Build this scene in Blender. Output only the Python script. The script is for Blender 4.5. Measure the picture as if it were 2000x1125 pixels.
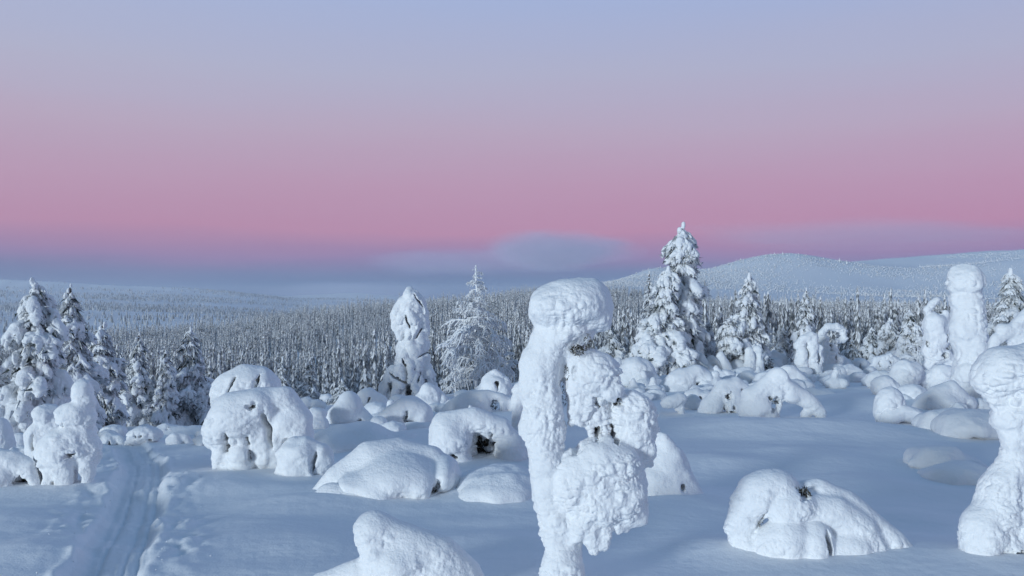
import bpy, math, random
import numpy as np
from mathutils import Vector

# ------------------------------------------------------------------ scene, camera, light
for _o in list(bpy.data.objects):
    bpy.data.objects.remove(_o)
SC = bpy.context.scene
COL = SC.collection
F_PX = 1732.0                       # focal length in photograph pixels (2000 wide)
PITCH = math.atan(27.5 / F_PX)
CAM_Z = 2.0

cam_data = bpy.data.cameras.new('camera')
cam_data.sensor_width = 36.0
cam_data.lens = 36.0 * F_PX / 2000.0
cam_data.clip_start = 0.1
cam_data.clip_end = 60000.0
cam = bpy.data.objects.new('camera', cam_data)
cam.location = (0, 0, CAM_Z)
cam.rotation_euler = (math.pi / 2 + PITCH, 0, 0)
COL.objects.link(cam)
SC.camera = cam

SUN_EL = math.radians(3.7)
SUN_AZ = math.radians(221.0)        # compass from +Y, clockwise: behind the camera, to the left
SUN_DIR = Vector((math.sin(SUN_AZ) * math.cos(SUN_EL), math.cos(SUN_AZ) * math.cos(SUN_EL), math.sin(SUN_EL)))
SUN_STRENGTH = 3.8
SUN_ANGLE = 12.0
HAZE_DENSITY = 1.0e-4


def lin(rgb):
    out = []
    for c in rgb:
        c = c / 255.0
        out.append(c / 12.92 if c <= 0.04045 else ((c + 0.055) / 1.055) ** 2.4)
    return tuple(out) + (1.0,)


world = bpy.data.worlds.new('World')
SC.world = world
world.use_nodes = True
wn, wl = world.node_tree.nodes, world.node_tree.links
wn.clear()
w_out = wn.new('ShaderNodeOutputWorld')
w_tc = wn.new('ShaderNodeTexCoord')
w_sep = wn.new('ShaderNodeSeparateXYZ')
wl.new(w_tc.outputs['Generated'], w_sep.inputs[0])
w_map = wn.new('ShaderNodeMapRange')
w_map.inputs['From Min'].default_value = -0.1
w_map.inputs['From Max'].default_value = 1.0
# thin uneven bands: the height is nudged by a wide flat noise
w_st = wn.new('ShaderNodeMapping')
w_st.inputs['Scale'].default_value = (1.6, 1.6, 14.0)
wl.new(w_tc.outputs['Generated'], w_st.inputs['Vector'])
w_no = wn.new('ShaderNodeTexNoise')
w_no.inputs['Scale'].default_value = 1.4
w_no.inputs['Detail'].default_value = 4
wl.new(w_st.outputs[0], w_no.inputs['Vector'])
w_ma = wn.new('ShaderNodeMath')
w_ma.operation = 'MULTIPLY_ADD'
wl.new(w_no.outputs['Fac'], w_ma.inputs[0])
w_ma.inputs[1].default_value = 0.030
w_ad = wn.new('ShaderNodeMath')
w_ad.inputs[1].default_value = -0.015
wl.new(w_sep.outputs['Z'], w_ad.inputs[0])
wl.new(w_ad.outputs[0], w_ma.inputs[2])
wl.new(w_ma.outputs[0], w_map.inputs['Value'])
w_ramp = wn.new('ShaderNodeValToRGB')
SKY = [(-5.7, (104, 126, 160)), (0.2, (46, 76, 130)), (1.1, (52, 84, 137)), (1.9, (98, 104, 152)),
       (2.9, (146, 115, 162)), (4.6, (186, 131, 164)), (7.6, (187, 148, 177)), (10.6, (184, 165, 190)),
       (14.3, (175, 176, 203)), (18.8, (162, 177, 215)), (33.0, (122, 156, 202)), (55.0, (94, 139, 186)), (90.0, (80, 130, 180))]
cr = w_ramp.color_ramp
cr.interpolation = 'LINEAR'
while len(cr.elements) < len(SKY):
    cr.elements.new(0.5)
for e, (el, c) in zip(cr.elements, SKY):
    e.position = max(0.0, min(1.0, (math.sin(math.radians(el)) + 0.1) / 1.1))
for e, (el, c) in zip(cr.elements, SKY):
    e.color = lin(c)
wl.new(w_map.outputs[0], w_ramp.inputs[0])
# a Nishita twilight towards the sun, the twilight bands (Earth's shadow, pink belt) opposite it
w_sky = wn.new('ShaderNodeTexSky')
w_sky.sky_type = 'NISHITA'
w_sky.sun_disc = False
w_sky.sun_elevation = math.radians(2.0)
w_sky.sun_rotation = SUN_AZ
w_dot = wn.new('ShaderNodeVectorMath')
w_dot.operation = 'DOT_PRODUCT'
w_dot.inputs[1].default_value = (math.sin(SUN_AZ), math.cos(SUN_AZ), 0.0)
wl.new(w_tc.outputs['Generated'], w_dot.inputs[0])
w_side = wn.new('ShaderNodeMapRange')
w_side.interpolation_type = 'SMOOTHSTEP'
w_side.inputs['From Min'].default_value = -0.1
w_side.inputs['From Max'].default_value = 0.9
wl.new(w_dot.outputs['Value'], w_side.inputs['Value'])
w_bg_a = wn.new('ShaderNodeBackground')
w_bg_a.inputs['Strength'].default_value = 1.0
w_bg_b = wn.new('ShaderNodeBackground')
w_bg_b.inputs['Strength'].default_value = 0.12
# the belt is strongest opposite the sun (to the right) and pales away from it
w_az = wn.new('ShaderNodeMapRange')
w_az.inputs['From Min'].default_value = -0.95
w_az.inputs['From Max'].default_value = -0.30
w_az.inputs['To Min'].default_value = 1.0
w_az.inputs['To Max'].default_value = 0.92
wl.new(w_dot.outputs['Value'], w_az.inputs['Value'])
w_hs = wn.new('ShaderNodeHueSaturation')
wl.new(w_az.outputs[0], w_hs.inputs['Saturation'])
wl.new(w_ramp.outputs['Color'], w_hs.inputs['Color'])
wl.new(w_hs.outputs['Color'], w_bg_a.inputs['Color'])
w_tint = wn.new('ShaderNodeMix')
w_tint.data_type = 'RGBA'
w_tint.blend_type = 'MULTIPLY'
w_tint.inputs['Factor'].default_value = 1.0
w_tint.inputs['B'].default_value = (0.62, 0.84, 1.12, 1.0)     # the camera's cool white balance
wl.new(w_sky.outputs['Color'], w_tint.inputs['A'])
wl.new(w_tint.outputs['Result'], w_bg_b.inputs['Color'])
w_mix = wn.new('ShaderNodeMixShader')
wl.new(w_side.outputs[0], w_mix.inputs[0])
wl.new(w_bg_a.outputs[0], w_mix.inputs[1])
wl.new(w_bg_b.outputs[0], w_mix.inputs[2])
wl.new(w_mix.outputs[0], w_out.inputs['Surface'])

sun_data = bpy.data.lights.new('sun', 'SUN')
sun_data.energy = SUN_STRENGTH
sun_data.angle = math.radians(SUN_ANGLE)
sun_data.color = (0.76, 0.89, 1.0)
sun = bpy.data.objects.new('sun', sun_data)
sun.rotation_euler = (-SUN_DIR).to_track_quat('-Z', 'Y').to_euler()
sun.location = (-20, -40, 30)
COL.objects.link(sun)

SC.render.engine = 'CYCLES'
SC.view_settings.view_transform = 'Standard'
SC.view_settings.look = 'None'
SC.view_settings.exposure = 0.0
SC.view_settings.gamma = 1.0
SC.view_settings.use_curve_mapping = False
SC.cycles.use_denoising = True
SC.cycles.max_bounces = 6
SC.cycles.diffuse_bounces = 4
SC.cycles.volume_bounces = 1
SC.cycles.transparent_max_bounces = 8

# ------------------------------------------------------------------ helpers
def at(px, py, d):
    """the point seen at a photograph pixel, at depth d (metres along +Y)"""
    b = (562.5 - py) / F_PX
    a = (px - 1000.0) / F_PX
    cy = math.cos(PITCH) - b * math.sin(PITCH)
    cz = math.sin(PITCH) + b * math.cos(PITCH)
    return Vector((d * a / cy, d, CAM_Z + d * cz / cy))


def tan_el(py):
    return np.tan(PITCH + np.arctan((562.5 - np.asarray(py, float)) / F_PX))


def h01(ix, iy, iz, seed):
    """hash of integer lattice points to [0, 1)"""
    n = (ix.astype(np.int64) * 374761393 + iy.astype(np.int64) * 668265263 + iz.astype(np.int64) * 2147483647 // 7 + seed * 974711) & 0xFFFFFFFF
    n = ((n ^ (n >> 13)) * 1274126177) & 0xFFFFFFFF
    n = ((n ^ (n >> 16)) * 2246822519) & 0xFFFFFFFF
    n = n ^ (n >> 15)
    return (n & 0xFFFFFF).astype(np.float64) / 16777216.0


def vnoise(p, seed=0):
    """value noise in -1..1"""
    i = np.floor(p).astype(np.int64)
    f = p - i
    f = f * f * f * (f * (f * 6 - 15) + 10)
    r = 0.0
    for dx in (0, 1):
        wx = f[:, 0] if dx else 1 - f[:, 0]
        for dy in (0, 1):
            wy = f[:, 1] if dy else 1 - f[:, 1]
            for dz in (0, 1):
                wz = f[:, 2] if dz else 1 - f[:, 2]
                r = r + wx * wy * wz * h01(i[:, 0] + dx, i[:, 1] + dy, i[:, 2] + dz, seed)
    return r * 2 - 1


def fbm(p, seed=0, octaves=3, gain=0.5):
    a, s, r = 1.0, 0.0, 0.0
    q = np.array(p, float)
    for o in range(octaves):
        r = r + a * vnoise(q, seed + o * 17)
        s += a
        a *= gain
        q = q * 2.03 + 11.7
    return r / s


def worley(p, seed=0):
    """distance to the nearest of scattered points, about 0..1"""
    i = np.floor(p).astype(np.int64)
    best = np.full(len(p), 9.0)
    for dx in (-1, 0, 1):
        for dy in (-1, 0, 1):
            for dz in (-1, 0, 1):
                c = i + np.array((dx, dy, dz))
                q = np.stack([c[:, 0] + h01(c[:, 0], c[:, 1], c[:, 2], seed),
                              c[:, 1] + h01(c[:, 0], c[:, 1], c[:, 2], seed + 1),
                              c[:, 2] + h01(c[:, 0], c[:, 1], c[:, 2], seed + 2)], 1)
                best = np.minimum(best, ((q - p) ** 2).sum(1))
    return np.sqrt(best)


def mesh_np(name, v, faces, mats, face_mat=None, smooth=True):
    """a mesh datablock from numpy arrays; faces is (n, 3) or (n, 4)"""
    me = bpy.data.meshes.new(name)
    v = np.asarray(v, np.float32)
    faces = np.asarray(faces, np.int32)
    n, w = faces.shape
    me.vertices.add(len(v))
    me.vertices.foreach_set('co', v.ravel())
    me.loops.add(n * w)
    me.loops.foreach_set('vertex_index', faces.ravel())
    me.polygons.add(n)
    me.polygons.foreach_set('loop_start', np.arange(0, n * w, w, dtype=np.int32))
    me.polygons.foreach_set('use_smooth', np.full(n, smooth, bool))
    for m in mats:
        me.materials.append(m)
    if face_mat is not None:
        me.polygons.foreach_set('material_index', np.asarray(face_mat, np.int32))
    me.update(calc_edges=True)
    return me


def link(name, me, parent=None, loc=(0, 0, 0)):
    o = bpy.data.objects.new(name, me)
    o.location = loc
    COL.objects.link(o)
    if parent is not None:
        o.parent = parent
    return o


def tag(o, label=None, cat=None, group=None, kind=None):
    if label:
        o['label'] = label
    if cat:
        o['category'] = cat
    if group:
        o['group'] = group
    if kind:
        o['kind'] = kind
    return o


# ---- signed distance sculpting: ellipsoids and tapered capsules, smoothly joined, in photograph pixels at the thing's depth
def E(px, py, rx, ry, rz=None, rot=0.0, dy=0.0):
    return ('e', px, py, rx, ry, (rx + ry) / 2 if rz is None else rz, math.radians(rot), dy)


def C(*pts):
    """tapered capsule chain through (px, py, r[, dy])"""
    return ('c', [tuple(p) + (0.0,) * (4 - len(p)) for p in pts])


def _bounds(prim):
    if prim[0] == 'e':
        _, x, y, rx, ry, rz, rot, dy = prim
        m = max(rx, ry) if rot else 0
        ex, ez = (m, m) if rot else (rx, ry)
        return (x - ex, dy - rz, -y - ez), (x + ex, dy + rz, -y + ez)
    lo = [1e9] * 3
    hi = [-1e9] * 3
    for x, y, r, dy in prim[1]:
        for a, c in enumerate((x, dy, -y)):
            lo[a] = min(lo[a], c - r)
            hi[a] = max(hi[a], c + r)
    return tuple(lo), tuple(hi)


def _dist(prim, X, Y, Z):
    if prim[0] == 'e':
        _, x, y, rx, ry, rz, rot, dy = prim
        dx, dz = X - x, Z + y
        if rot:
            c, s = math.cos(rot), math.sin(rot)
            dx, dz = dx * c + dz * s, -dx * s + dz * c
        dyy = Y - dy
        k0 = np.sqrt((dx / rx) ** 2 + (dyy / rz) ** 2 + (dz / ry) ** 2)
        k1 = np.sqrt((dx / rx ** 2) ** 2 + (dyy / rz ** 2) ** 2 + (dz / ry ** 2) ** 2) + 1e-6
        return k0 * (k0 - 1.0) / k1
    best = None
    pts = prim[1]
    for (x0, y0, r0, d0), (x1, y1, r1, d1) in zip(pts[:-1], pts[1:]):
        ax, ay, az = x1 - x0, d1 - d0, -y1 + y0
        px, py, pz = X - x0, Y - d0, Z + y0
        t = np.clip((px * ax + py * ay + pz * az) / (ax * ax + ay * ay + az * az + 1e-9), 0, 1)
        d = np.sqrt((px - t * ax) ** 2 + (py - t * ay) ** 2 + (pz - t * az) ** 2) - (r0 + (r1 - r0) * t)
        best = d if best is None else np.minimum(best, d)
    return best


def surface_nets(Fv, org, h):
    """vertices and quads of the zero level of a sampled field (negative inside)"""
    s = Fv < 0
    n = np.zeros(tuple(a - 1 for a in Fv.shape), np.uint8)
    for i in (0, 1):
        for j in (0, 1):
            for k in (0, 1):
                n += s[i:s.shape[0] - 1 + i, j:s.shape[1] - 1 + j, k:s.shape[2] - 1 + k]
    cells = np.argwhere((n > 0) & (n < 8))
    ids = np.full(n.shape, -1, np.int32)
    ids[cells[:, 0], cells[:, 1], cells[:, 2]] = np.arange(len(cells))
    off = [(i, j, k) for i in (0, 1) for j in (0, 1) for k in (0, 1)]
    val = [Fv[cells[:, 0] + a, cells[:, 1] + b, cells[:, 2] + c] for a, b, c in off]
    acc = np.zeros((len(cells), 3))
    cnt = np.zeros(len(cells))
    for u in range(8):
        for w in range(u + 1, 8):
            if sum(abs(off[u][q] - off[w][q]) for q in range(3)) != 1:
                continue
            a, b = val[u], val[w]
            m = (a < 0) != (b < 0)
            t = np.where(m, a / np.where(m, a - b, 1.0), 0.0)
            for q in range(3):
                acc[:, q] += np.where(m, off[u][q] + t * (off[w][q] - off[u][q]), 0)
            cnt += m
    v = (cells + acc / cnt[:, None]) * h + np.array(org)
    quads = []
    for ax in range(3):
        sl0 = [slice(None)] * 3
        sl1 = [slice(None)] * 3
        sl0[ax] = slice(0, -1)
        sl1[ax] = slice(1, None)
        a, b = s[tuple(sl0)], s[tuple(sl1)]
        e = np.argwhere(a != b)
        o1, o2 = [(1, 2), (2, 0), (0, 1)][ax]
        ok = (e[:, o1] > 0) & (e[:, o2] > 0) & (e[:, o1] < Fv.shape[o1] - 1) & (e[:, o2] < Fv.shape[o2] - 1)
        e = e[ok]
        flip = a[e[:, 0], e[:, 1], e[:, 2]]
        q = []
        for d1, d2 in ((-1, -1), (0, -1), (0, 0), (-1, 0)):
            c = e.copy()
            c[:, o1] += d1
            c[:, o2] += d2
            q.append(ids[c[:, 0], c[:, 1], c[:, 2]])
        q = np.stack(q, 1)
        q[~flip] = q[~flip][:, ::-1]
        quads.append(q)
    return v, np.concatenate(quads)


def vert_normals(v, q):
    a, b, c, d = v[q[:, 0]], v[q[:, 1]], v[q[:, 2]], v[q[:, 3]]
    fn = np.cross(c - a, d - b)
    n = np.zeros_like(v)
    for k in range(4):
        for ax in range(3):
            n[:, ax] += np.bincount(q[:, k], fn[:, ax], len(v))
    return n / (np.linalg.norm(n, axis=1)[:, None] + 1e-9)


def sculpt(prims, holes=(), k=10.0, h=2.0, zmin=None, kh=4.0):
    """the joined surface of prims with holes cut, in (px, depth, -py) coordinates"""
    lo = np.full(3, 1e9)
    hi = np.full(3, -1e9)
    for p in prims:
        a, b = _bounds(p)
        lo = np.minimum(lo, a)
        hi = np.maximum(hi, b)
    if zmin is not None:
        lo[2] = max(lo[2], zmin)
    lo -= k * 0.3 + 2 * h
    hi += k * 0.3 + 2 * h
    dim = np.ceil((hi - lo) / h).astype(int) + 1
    Fv = np.full(tuple(dim), 1e3, np.float32)
    axes = [(lo[a] + np.arange(dim[a]) * h).astype(np.float32) for a in range(3)]

    def box(p, m):
        a, b = _bounds(p)
        r = []
        for q in range(3):
            i0 = max(0, int((a[q] - m - lo[q]) / h))
            i1 = min(dim[q], int((b[q] + m - lo[q]) / h) + 2)
            r.append(slice(i0, max(i0, i1)))
        return tuple(r)
    for p in prims:
        sl = box(p, k + 2 * h)
        if min(s.stop - s.start for s in sl) < 1:
            continue
        X = axes[0][sl[0]][:, None, None]
        Y = axes[1][sl[1]][None, :, None]
        Z = axes[2][sl[2]][None, None, :]
        d = _dist(p, X, Y, Z)
        cur = Fv[sl]
        hh = np.maximum(k - np.abs(cur - d), 0) / k
        Fv[sl] = np.minimum(cur, d) - hh * hh * k * 0.25
    for p in holes:
        sl = box(p, kh + 2 * h)
        if min(s.stop - s.start for s in sl) < 1:
            continue
        X = axes[0][sl[0]][:, None, None]
        Y = axes[1][sl[1]][None, :, None]
        Z = axes[2][sl[2]][None, None, :]
        if p[0] == 'e' and p[2] is not None:
            X, Y, Z = [np.broadcast_to(a, (len(X), Y.shape[1], Z.shape[2])).astype(np.float64) for a in (X, Y, Z)]
            P = np.stack([X.ravel(), Y.ravel(), Z.ravel()], 1)
            r0 = max(2.0, min(p[3], p[4]))
            r1 = max(p[3], p[4])
            w1 = fbm(P / (r1 * 0.55), int(abs(p[1]) * 7) % 1000, 2) * r0 * 0.75
            w2 = fbm(P / (r1 * 0.55) + 37.7, int(abs(p[2]) * 5) % 1000, 2) * r0 * 0.75
            X = X + w1.reshape(X.shape)
            Z = Z + w2.reshape(Z.shape)
        d = -_dist(p, X, Y, Z)
        cur = Fv[sl]
        hh = np.maximum(kh - np.abs(cur - d), 0) / kh
        Fv[sl] = np.maximum(cur, d) + hh * hh * kh * 0.25
    for q in range(3):
        sl = [slice(None)] * 3
        for e in (0, -1):
            sl[q] = e
            Fv[tuple(sl)] = np.maximum(Fv[tuple(sl)], 0.5 * h)
    return surface_nets(Fv, lo, h)


def crust(v, q, amp, scale, seed, top=0.25, pop=0.6):
    """lumpy rime on the sides of a snow body: smoother on top, popcorn-like lumps on the flanks"""
    n = vert_normals(v, q)
    side = np.clip((0.72 - n[:, 2]) / 0.75, 0, 1)
    side = side * side * (3 - 2 * side)
    side = top + (1 - top) * side
    sq = np.array((1.0, 1.0, 1.3))                  # lumps a little wider than high
    big = fbm(v * sq / (scale * 3.0), seed, 3)
    wv = v * sq / scale + 0.7 * np.stack([big, -big, big], 1)
    b1 = np.sqrt(vnoise(wv * 0.7, seed + 5) ** 2 + 0.03) * 2.0 - 0.75      # billows: puffed lumps with creases between
    b2 = np.sqrt(vnoise(wv * 1.5 + 7.7, seed + 6) ** 2 + 0.03) * 2.0 - 0.75
    w2 = worley(wv * 2.6 + 3.1, seed + 9)
    patch = np.clip(0.65 + 1.4 * fbm(v / (scale * 5.0), seed + 31, 2), 0.05, 1.3)
    d = big * 1.5 + patch * pop * (b1 * 1.2 + b2 * 0.6 + (0.45 - w2) * 0.6)
    return v + n * (d * amp * side)[:, None]


def warp(v, amount, scale, seed):
    """push a body out of true so that no two sides match"""
    q = v / scale
    return v + amount * np.stack([fbm(q, seed + 41, 2), fbm(q + 9.1, seed + 42, 2), fbm(q + 4.7, seed + 43, 2)], 1)


def strips(rng, n, place, size, width=0.22):
    """n thin three-sided blades: place(rng) gives root and direction"""
    v = np.zeros((n * 3, 3))
    for i in range(n):
        p, d = place(rng)
        L = size * (0.6 + 0.8 * rng.random())
        a = np.cross(d, (rng.random() - 0.5, rng.random() - 0.5, rng.random() - 0.5))
        a = a / (np.linalg.norm(a) + 1e-9) * L * width
        v[3 * i] = p - a
        v[3 * i + 1] = p + a
        v[3 * i + 2] = p + d * L
    return v, np.arange(n * 3).reshape(n, 3)


def tube(pts, rad, sides=6):
    """a tapered tube along points"""
    pts = np.asarray(pts, float)
    n = len(pts)
    t = np.gradient(pts, axis=0)
    t /= np.linalg.norm(t, axis=1)[:, None] + 1e-9
    up = np.array((0.31, 0.17, 0.93)) if abs(t[0][2]) < 0.9 else np.array((0.95, 0.2, 0.1))
    v = []
    for i in range(n):
        a = np.cross(t[i], up)
        a /= np.linalg.norm(a) + 1e-9
        b = np.cross(t[i], a)
        for s in range(sides):
            w = 2 * math.pi * s / sides
            v.append(pts[i] + rad[i] * (a * math.cos(w) + b * math.sin(w)))
    f = []
    for i in range(n - 1):
        for s in range(sides):
            s2 = (s + 1) % sides
            f.append((i * sides + s, i * sides + s2, (i + 1) * sides + s2, (i + 1) * sides + s))
    v.append(pts[-1] + t[-1] * rad[-1])
    tip = len(v) - 1
    for s in range(sides):
        f.append(((n - 1) * sides + s, (n - 1) * sides + (s + 1) % sides, tip, tip))
    return np.array(v), f


class Bag:
    """collects pieces into one mesh (quads; a triangle repeats its last corner)"""
    def __init__(self):
        self.v, self.f, self.m, self.n = [], [], [], 0

    def add(self, v, f, mat=0):
        f = np.asarray(f)
        if f.shape[1] == 3:
            f = np.concatenate([f, f[:, 2:3]], 1)
        self.v.append(np.asarray(v))
        self.f.append(f + self.n)
        self.m.append(np.full(len(f), mat))
        self.n += len(v)

    def mesh(self, name, mats, smooth=True):
        v = np.concatenate(self.v)
        f = np.concatenate(self.f)
        m = np.concatenate(self.m)
        me = bpy.data.meshes.new(name)
        tri = f[:, 2] == f[:, 3]
        cnt = np.where(tri, 3, 4)
        flat = f.ravel()
        keep = np.ones(flat.shape, bool).reshape(-1, 4)
        keep[:, 3] = ~tri
        flat = flat[keep.ravel()]
        me.vertices.add(len(v))
        me.vertices.foreach_set('co', v.astype(np.float32).ravel())
        me.loops.add(len(flat))
        me.loops.foreach_set('vertex_index', flat.astype(np.int32))
        me.polygons.add(len(f))
        me.polygons.foreach_set('loop_start', (np.cumsum(cnt) - cnt).astype(np.int32))
        me.polygons.foreach_set('use_smooth', np.full(len(f), smooth, bool))
        for mm in mats:
            me.materials.append(mm)
        me.polygons.foreach_set('material_index', m.astype(np.int32))
        me.update(calc_edges=True)
        return me


# ------------------------------------------------------------------ materials
def new_mat(name):
    m = bpy.data.materials.new(name)
    m.use_nodes = True
    nt = m.node_tree
    b = nt.nodes['Principled BSDF']
    b.inputs['Specular IOR Level'].default_value = 0.15
    b.inputs['Roughness'].default_value = 0.75
    return m, nt, b


def snow_mat(name, col, scales, strengths, mottled=0.0, var_scale=1.0):
    """snow: near-white with a slight tonal variation and grainy relief at several sizes (object metres)"""
    m, nt, b = new_mat(name)
    tc = nt.nodes.new('ShaderNodeTexCoord')
    n0 = nt.nodes.new('ShaderNodeTexNoise')
    n0.inputs['Scale'].default_value = var_scale
    n0.inputs['Detail'].default_value = 4
    nt.links.new(tc.outputs['Object'], n0.inputs['Vector'])
    mix = nt.nodes.new('ShaderNodeMix')
    mix.data_type = 'RGBA'
    nt.links.new(n0.outputs['Fac'], mix.inputs['Factor'])
    lo = tuple(c * (1 - mottled) for c in col)
    mix.inputs['A'].default_value = lo + (1,)
    mix.inputs['B'].default_value = col + (1,)
    nt.links.new(mix.outputs['Result'], b.inputs['Base Color'])
    prev = None
    for sc, st in zip(scales, strengths):
        n = nt.nodes.new('ShaderNodeTexNoise')
        n.inputs['Scale'].default_value = sc
        n.inputs['Detail'].default_value = 3
        nt.links.new(tc.outputs['Object'], n.inputs['Vector'])
        bp = nt.nodes.new('ShaderNodeBump')
        bp.inputs['Strength'].default_value = st
        bp.inputs['Distance'].default_value = 0.6 / sc
        nt.links.new(n.outputs['Fac'], bp.inputs['Height'])
        if prev:
            nt.links.new(prev.outputs[0], bp.inputs['Normal'])
        prev = bp
    nt.links.new(prev.outputs[0], b.inputs['Normal'])
    return m


def plain_mat(name, lo, hi, scale, rough=0.8, bump=0.0):
    m, nt, b = new_mat(name)
    b.inputs['Roughness'].default_value = rough
    tc = nt.nodes.new('ShaderNodeTexCoord')
    n = nt.nodes.new('ShaderNodeTexNoise')
    n.inputs['Scale'].default_value = scale
    n.inputs['Detail'].default_value = 3
    nt.links.new(tc.outputs['Object'], n.inputs['Vector'])
    r = nt.nodes.new('ShaderNodeValToRGB')
    r.color_ramp.elements[0].position = 0.35
    r.color_ramp.elements[1].position = 0.65
    r.color_ramp.elements[0].color = lo + (1,)
    r.color_ramp.elements[1].color = hi + (1,)
    nt.links.new(n.outputs['Fac'], r.inputs[0])
    nt.links.new(r.outputs[0], b.inputs['Base Color'])
    if bump:
        bp = nt.nodes.new('ShaderNodeBump')
        bp.inputs['Strength'].default_value = bump
        nt.links.new(n.outputs['Fac'], bp.inputs['Height'])
        nt.links.new(bp.outputs[0], b.inputs['Normal'])
    return m


SNOW = (0.86, 0.875, 0.89)
M_GROUND = snow_mat('ground_snow', SNOW, (3.0, 45.0), (0.10, 0.12), 0.03, 0.6)
M_SNOW = snow_mat('crusted_snow', SNOW, (16.0, 60.0), (0.40, 0.55), 0.05, 5.0)
M_RIME = snow_mat('rime', (0.88, 0.89, 0.90), (30.0, 120.0), (0.3, 0.3), 0.06, 12.0)
M_NEEDLE = plain_mat('needles', (0.025, 0.035, 0.03), (0.08, 0.095, 0.085), 9.0)
M_TWIG = plain_mat('twigs', (0.045, 0.042, 0.034), (0.11, 0.10, 0.08), 20.0)
M_BARK = plain_mat('bark', (0.05, 0.042, 0.036), (0.14, 0.12, 0.11), 8.0, 0.9, 0.4)
M_FROST_NEEDLE = plain_mat('frosted_needles', (0.30, 0.32, 0.33), (0.74, 0.76, 0.78), 14.0)

# ------------------------------------------------------------------ the lie of the land
ROWS = [
    (3.0, [(0, 1745)]),
    (6.4, [(0, 1132), (2000, 1130)]),
    (9.0, [(0, 985), (700, 1000), (1500, 1000), (2000, 1000)]),
    (13.0, [(0, 905), (250, 895), (400, 890), (700, 880), (1000, 875), (1500, 878), (2000, 880)]),
    (18.0, [(0, 860), (250, 853), (400, 852), (700, 832), (1000, 822), (1500, 815), (2000, 815)]),
    (24.0, [(0, 840), (250, 835), (400, 834), (700, 800), (1000, 785), (1250, 768), (1500, 762), (1700, 755), (2000, 760)]),
    (34.0, [(0, 838), (400, 836), (600, 792), (850, 776), (1000, 750), (1250, 728), (1500, 722), (1650, 722), (2000, 725)]),
    (50.0, [(0, 845), (500, 825), (850, 785), (1100, 740), (1300, 712), (1500, 705), (1700, 700), (2000, 700)]),
    (80.0, [(0, 842), (500, 826), (850, 790), (1100, 745), (1300, 716), (2000, 704)]),
    (140.0, [(0, 830), (500, 812), (850, 785), (1100, 740), (1300, 714), (2000, 700)]),
    (250.0, [(0, 790), (500, 782), (850, 765), (1100, 725), (1300, 700), (2000, 690)]),
    (350.0, [(0, 765), (500, 755), (850, 728), (1100, 700), (1300, 682), (2000, 675)]),
    (500.0, [(0, 725), (250, 715), (500, 698), (750, 678), (1000, 658), (1250, 645), (1500, 643), (2000, 643)]),
    (700.0, [(0, 704), (200, 682), (350, 670), (500, 654), (640, 638), (800, 622), (900, 612), (1040, 602), (1250, 608), (1500, 612), (2000, 612)]),
    (850.0, [(0, 696), (200, 674), (350, 659), (500, 641), (640, 625), (800, 608), (900, 597), (1040, 582), (1170, 572), (1250, 580), (1500, 590), (2000, 590)]),
    (1050.0, [(0, 694), (200, 682), (350, 668), (500, 651), (640, 635), (800, 616), (900, 602), (1040, 577), (1170, 558), (1250, 560), (1500, 570), (1750, 576), (2000, 572)]),
    (1160.0, [(0, 685), (350, 672), (640, 644), (900, 610), (1040, 584), (1170, 553), (1250, 545), (1390, 545), (1500, 535), (1600, 540), (1750, 556), (2000, 545)]),
    (1290.0, [(0, 674), (350, 665), (640, 644), (900, 615), (1040, 592), (1170, 557), (1230, 537), (1275, 520), (1300, 520), (1335, 527), (1390, 524), (1440, 506),
              (1500, 491), (1548, 489), (1600, 499), (1650, 508), (1700, 516), (1780, 522), (1900, 512), (2000, 501), (2300, 488), (2900, 500)]),
    (1460.0, [(0, 658), (350, 650), (640, 642), (900, 618), (1040, 598), (1170, 566), (1275, 530), (1335, 534), (1500, 500), (1650, 515), (1800, 528), (2000, 514), (2900, 512)]),
    (1800.0, [(0, 628), (350, 624), (640, 630), (900, 614), (1040, 602), (1275, 562), (1500, 532), (1650, 513), (1690, 509), (1800, 498), (2000, 486), (2300, 478), (2900, 500)]),
    (3200.0, [(0, 592), (200, 594), (400, 604), (560, 614), (700, 606), (900, 602), (1275, 578), (1500, 548), (1690, 520), (1800, 512), (2000, 505), (2900, 520)]),
    (5000.0, [(-900, 552), (-300, 540), (0, 545), (90, 548), (200, 556), (340, 561), (450, 571), (560, 586), (700, 594), (900, 598), (1500, 570), (2000, 550), (2900, 560)]),
    (6500.0, [(0, 553), (340, 567), (450, 570), (560, 578), (640, 573), (700, 571), (800, 580), (900, 588), (2000, 565)]),
    (8500.0, [(0, 566), (500, 583), (900, 588), (2000, 578)]),
    (9500.0, [(0, 590), (2000, 590)]),
]
L_PX = np.arange(-1600, 3601, 8.0)
L_LD = np.arange(math.log(3.0), math.log(9500.0) + 0.02, 0.02)


def _smooth(a, sigma, axis):
    r = int(sigma * 3) + 1
    kx = np.exp(-0.5 * (np.arange(-r, r + 1) / sigma) ** 2)
    kx /= kx.sum()
    pad = [(0, 0), (0, 0)]
    pad[axis] = (r, r)
    b = np.pad(a, pad, mode='edge')
    out = np.zeros_like(a)
    n = a.shape[axis]
    for i, w in enumerate(kx):
        out += w * (b[i:i + n] if axis == 0 else b[:, i:i + n])
    return out


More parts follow.
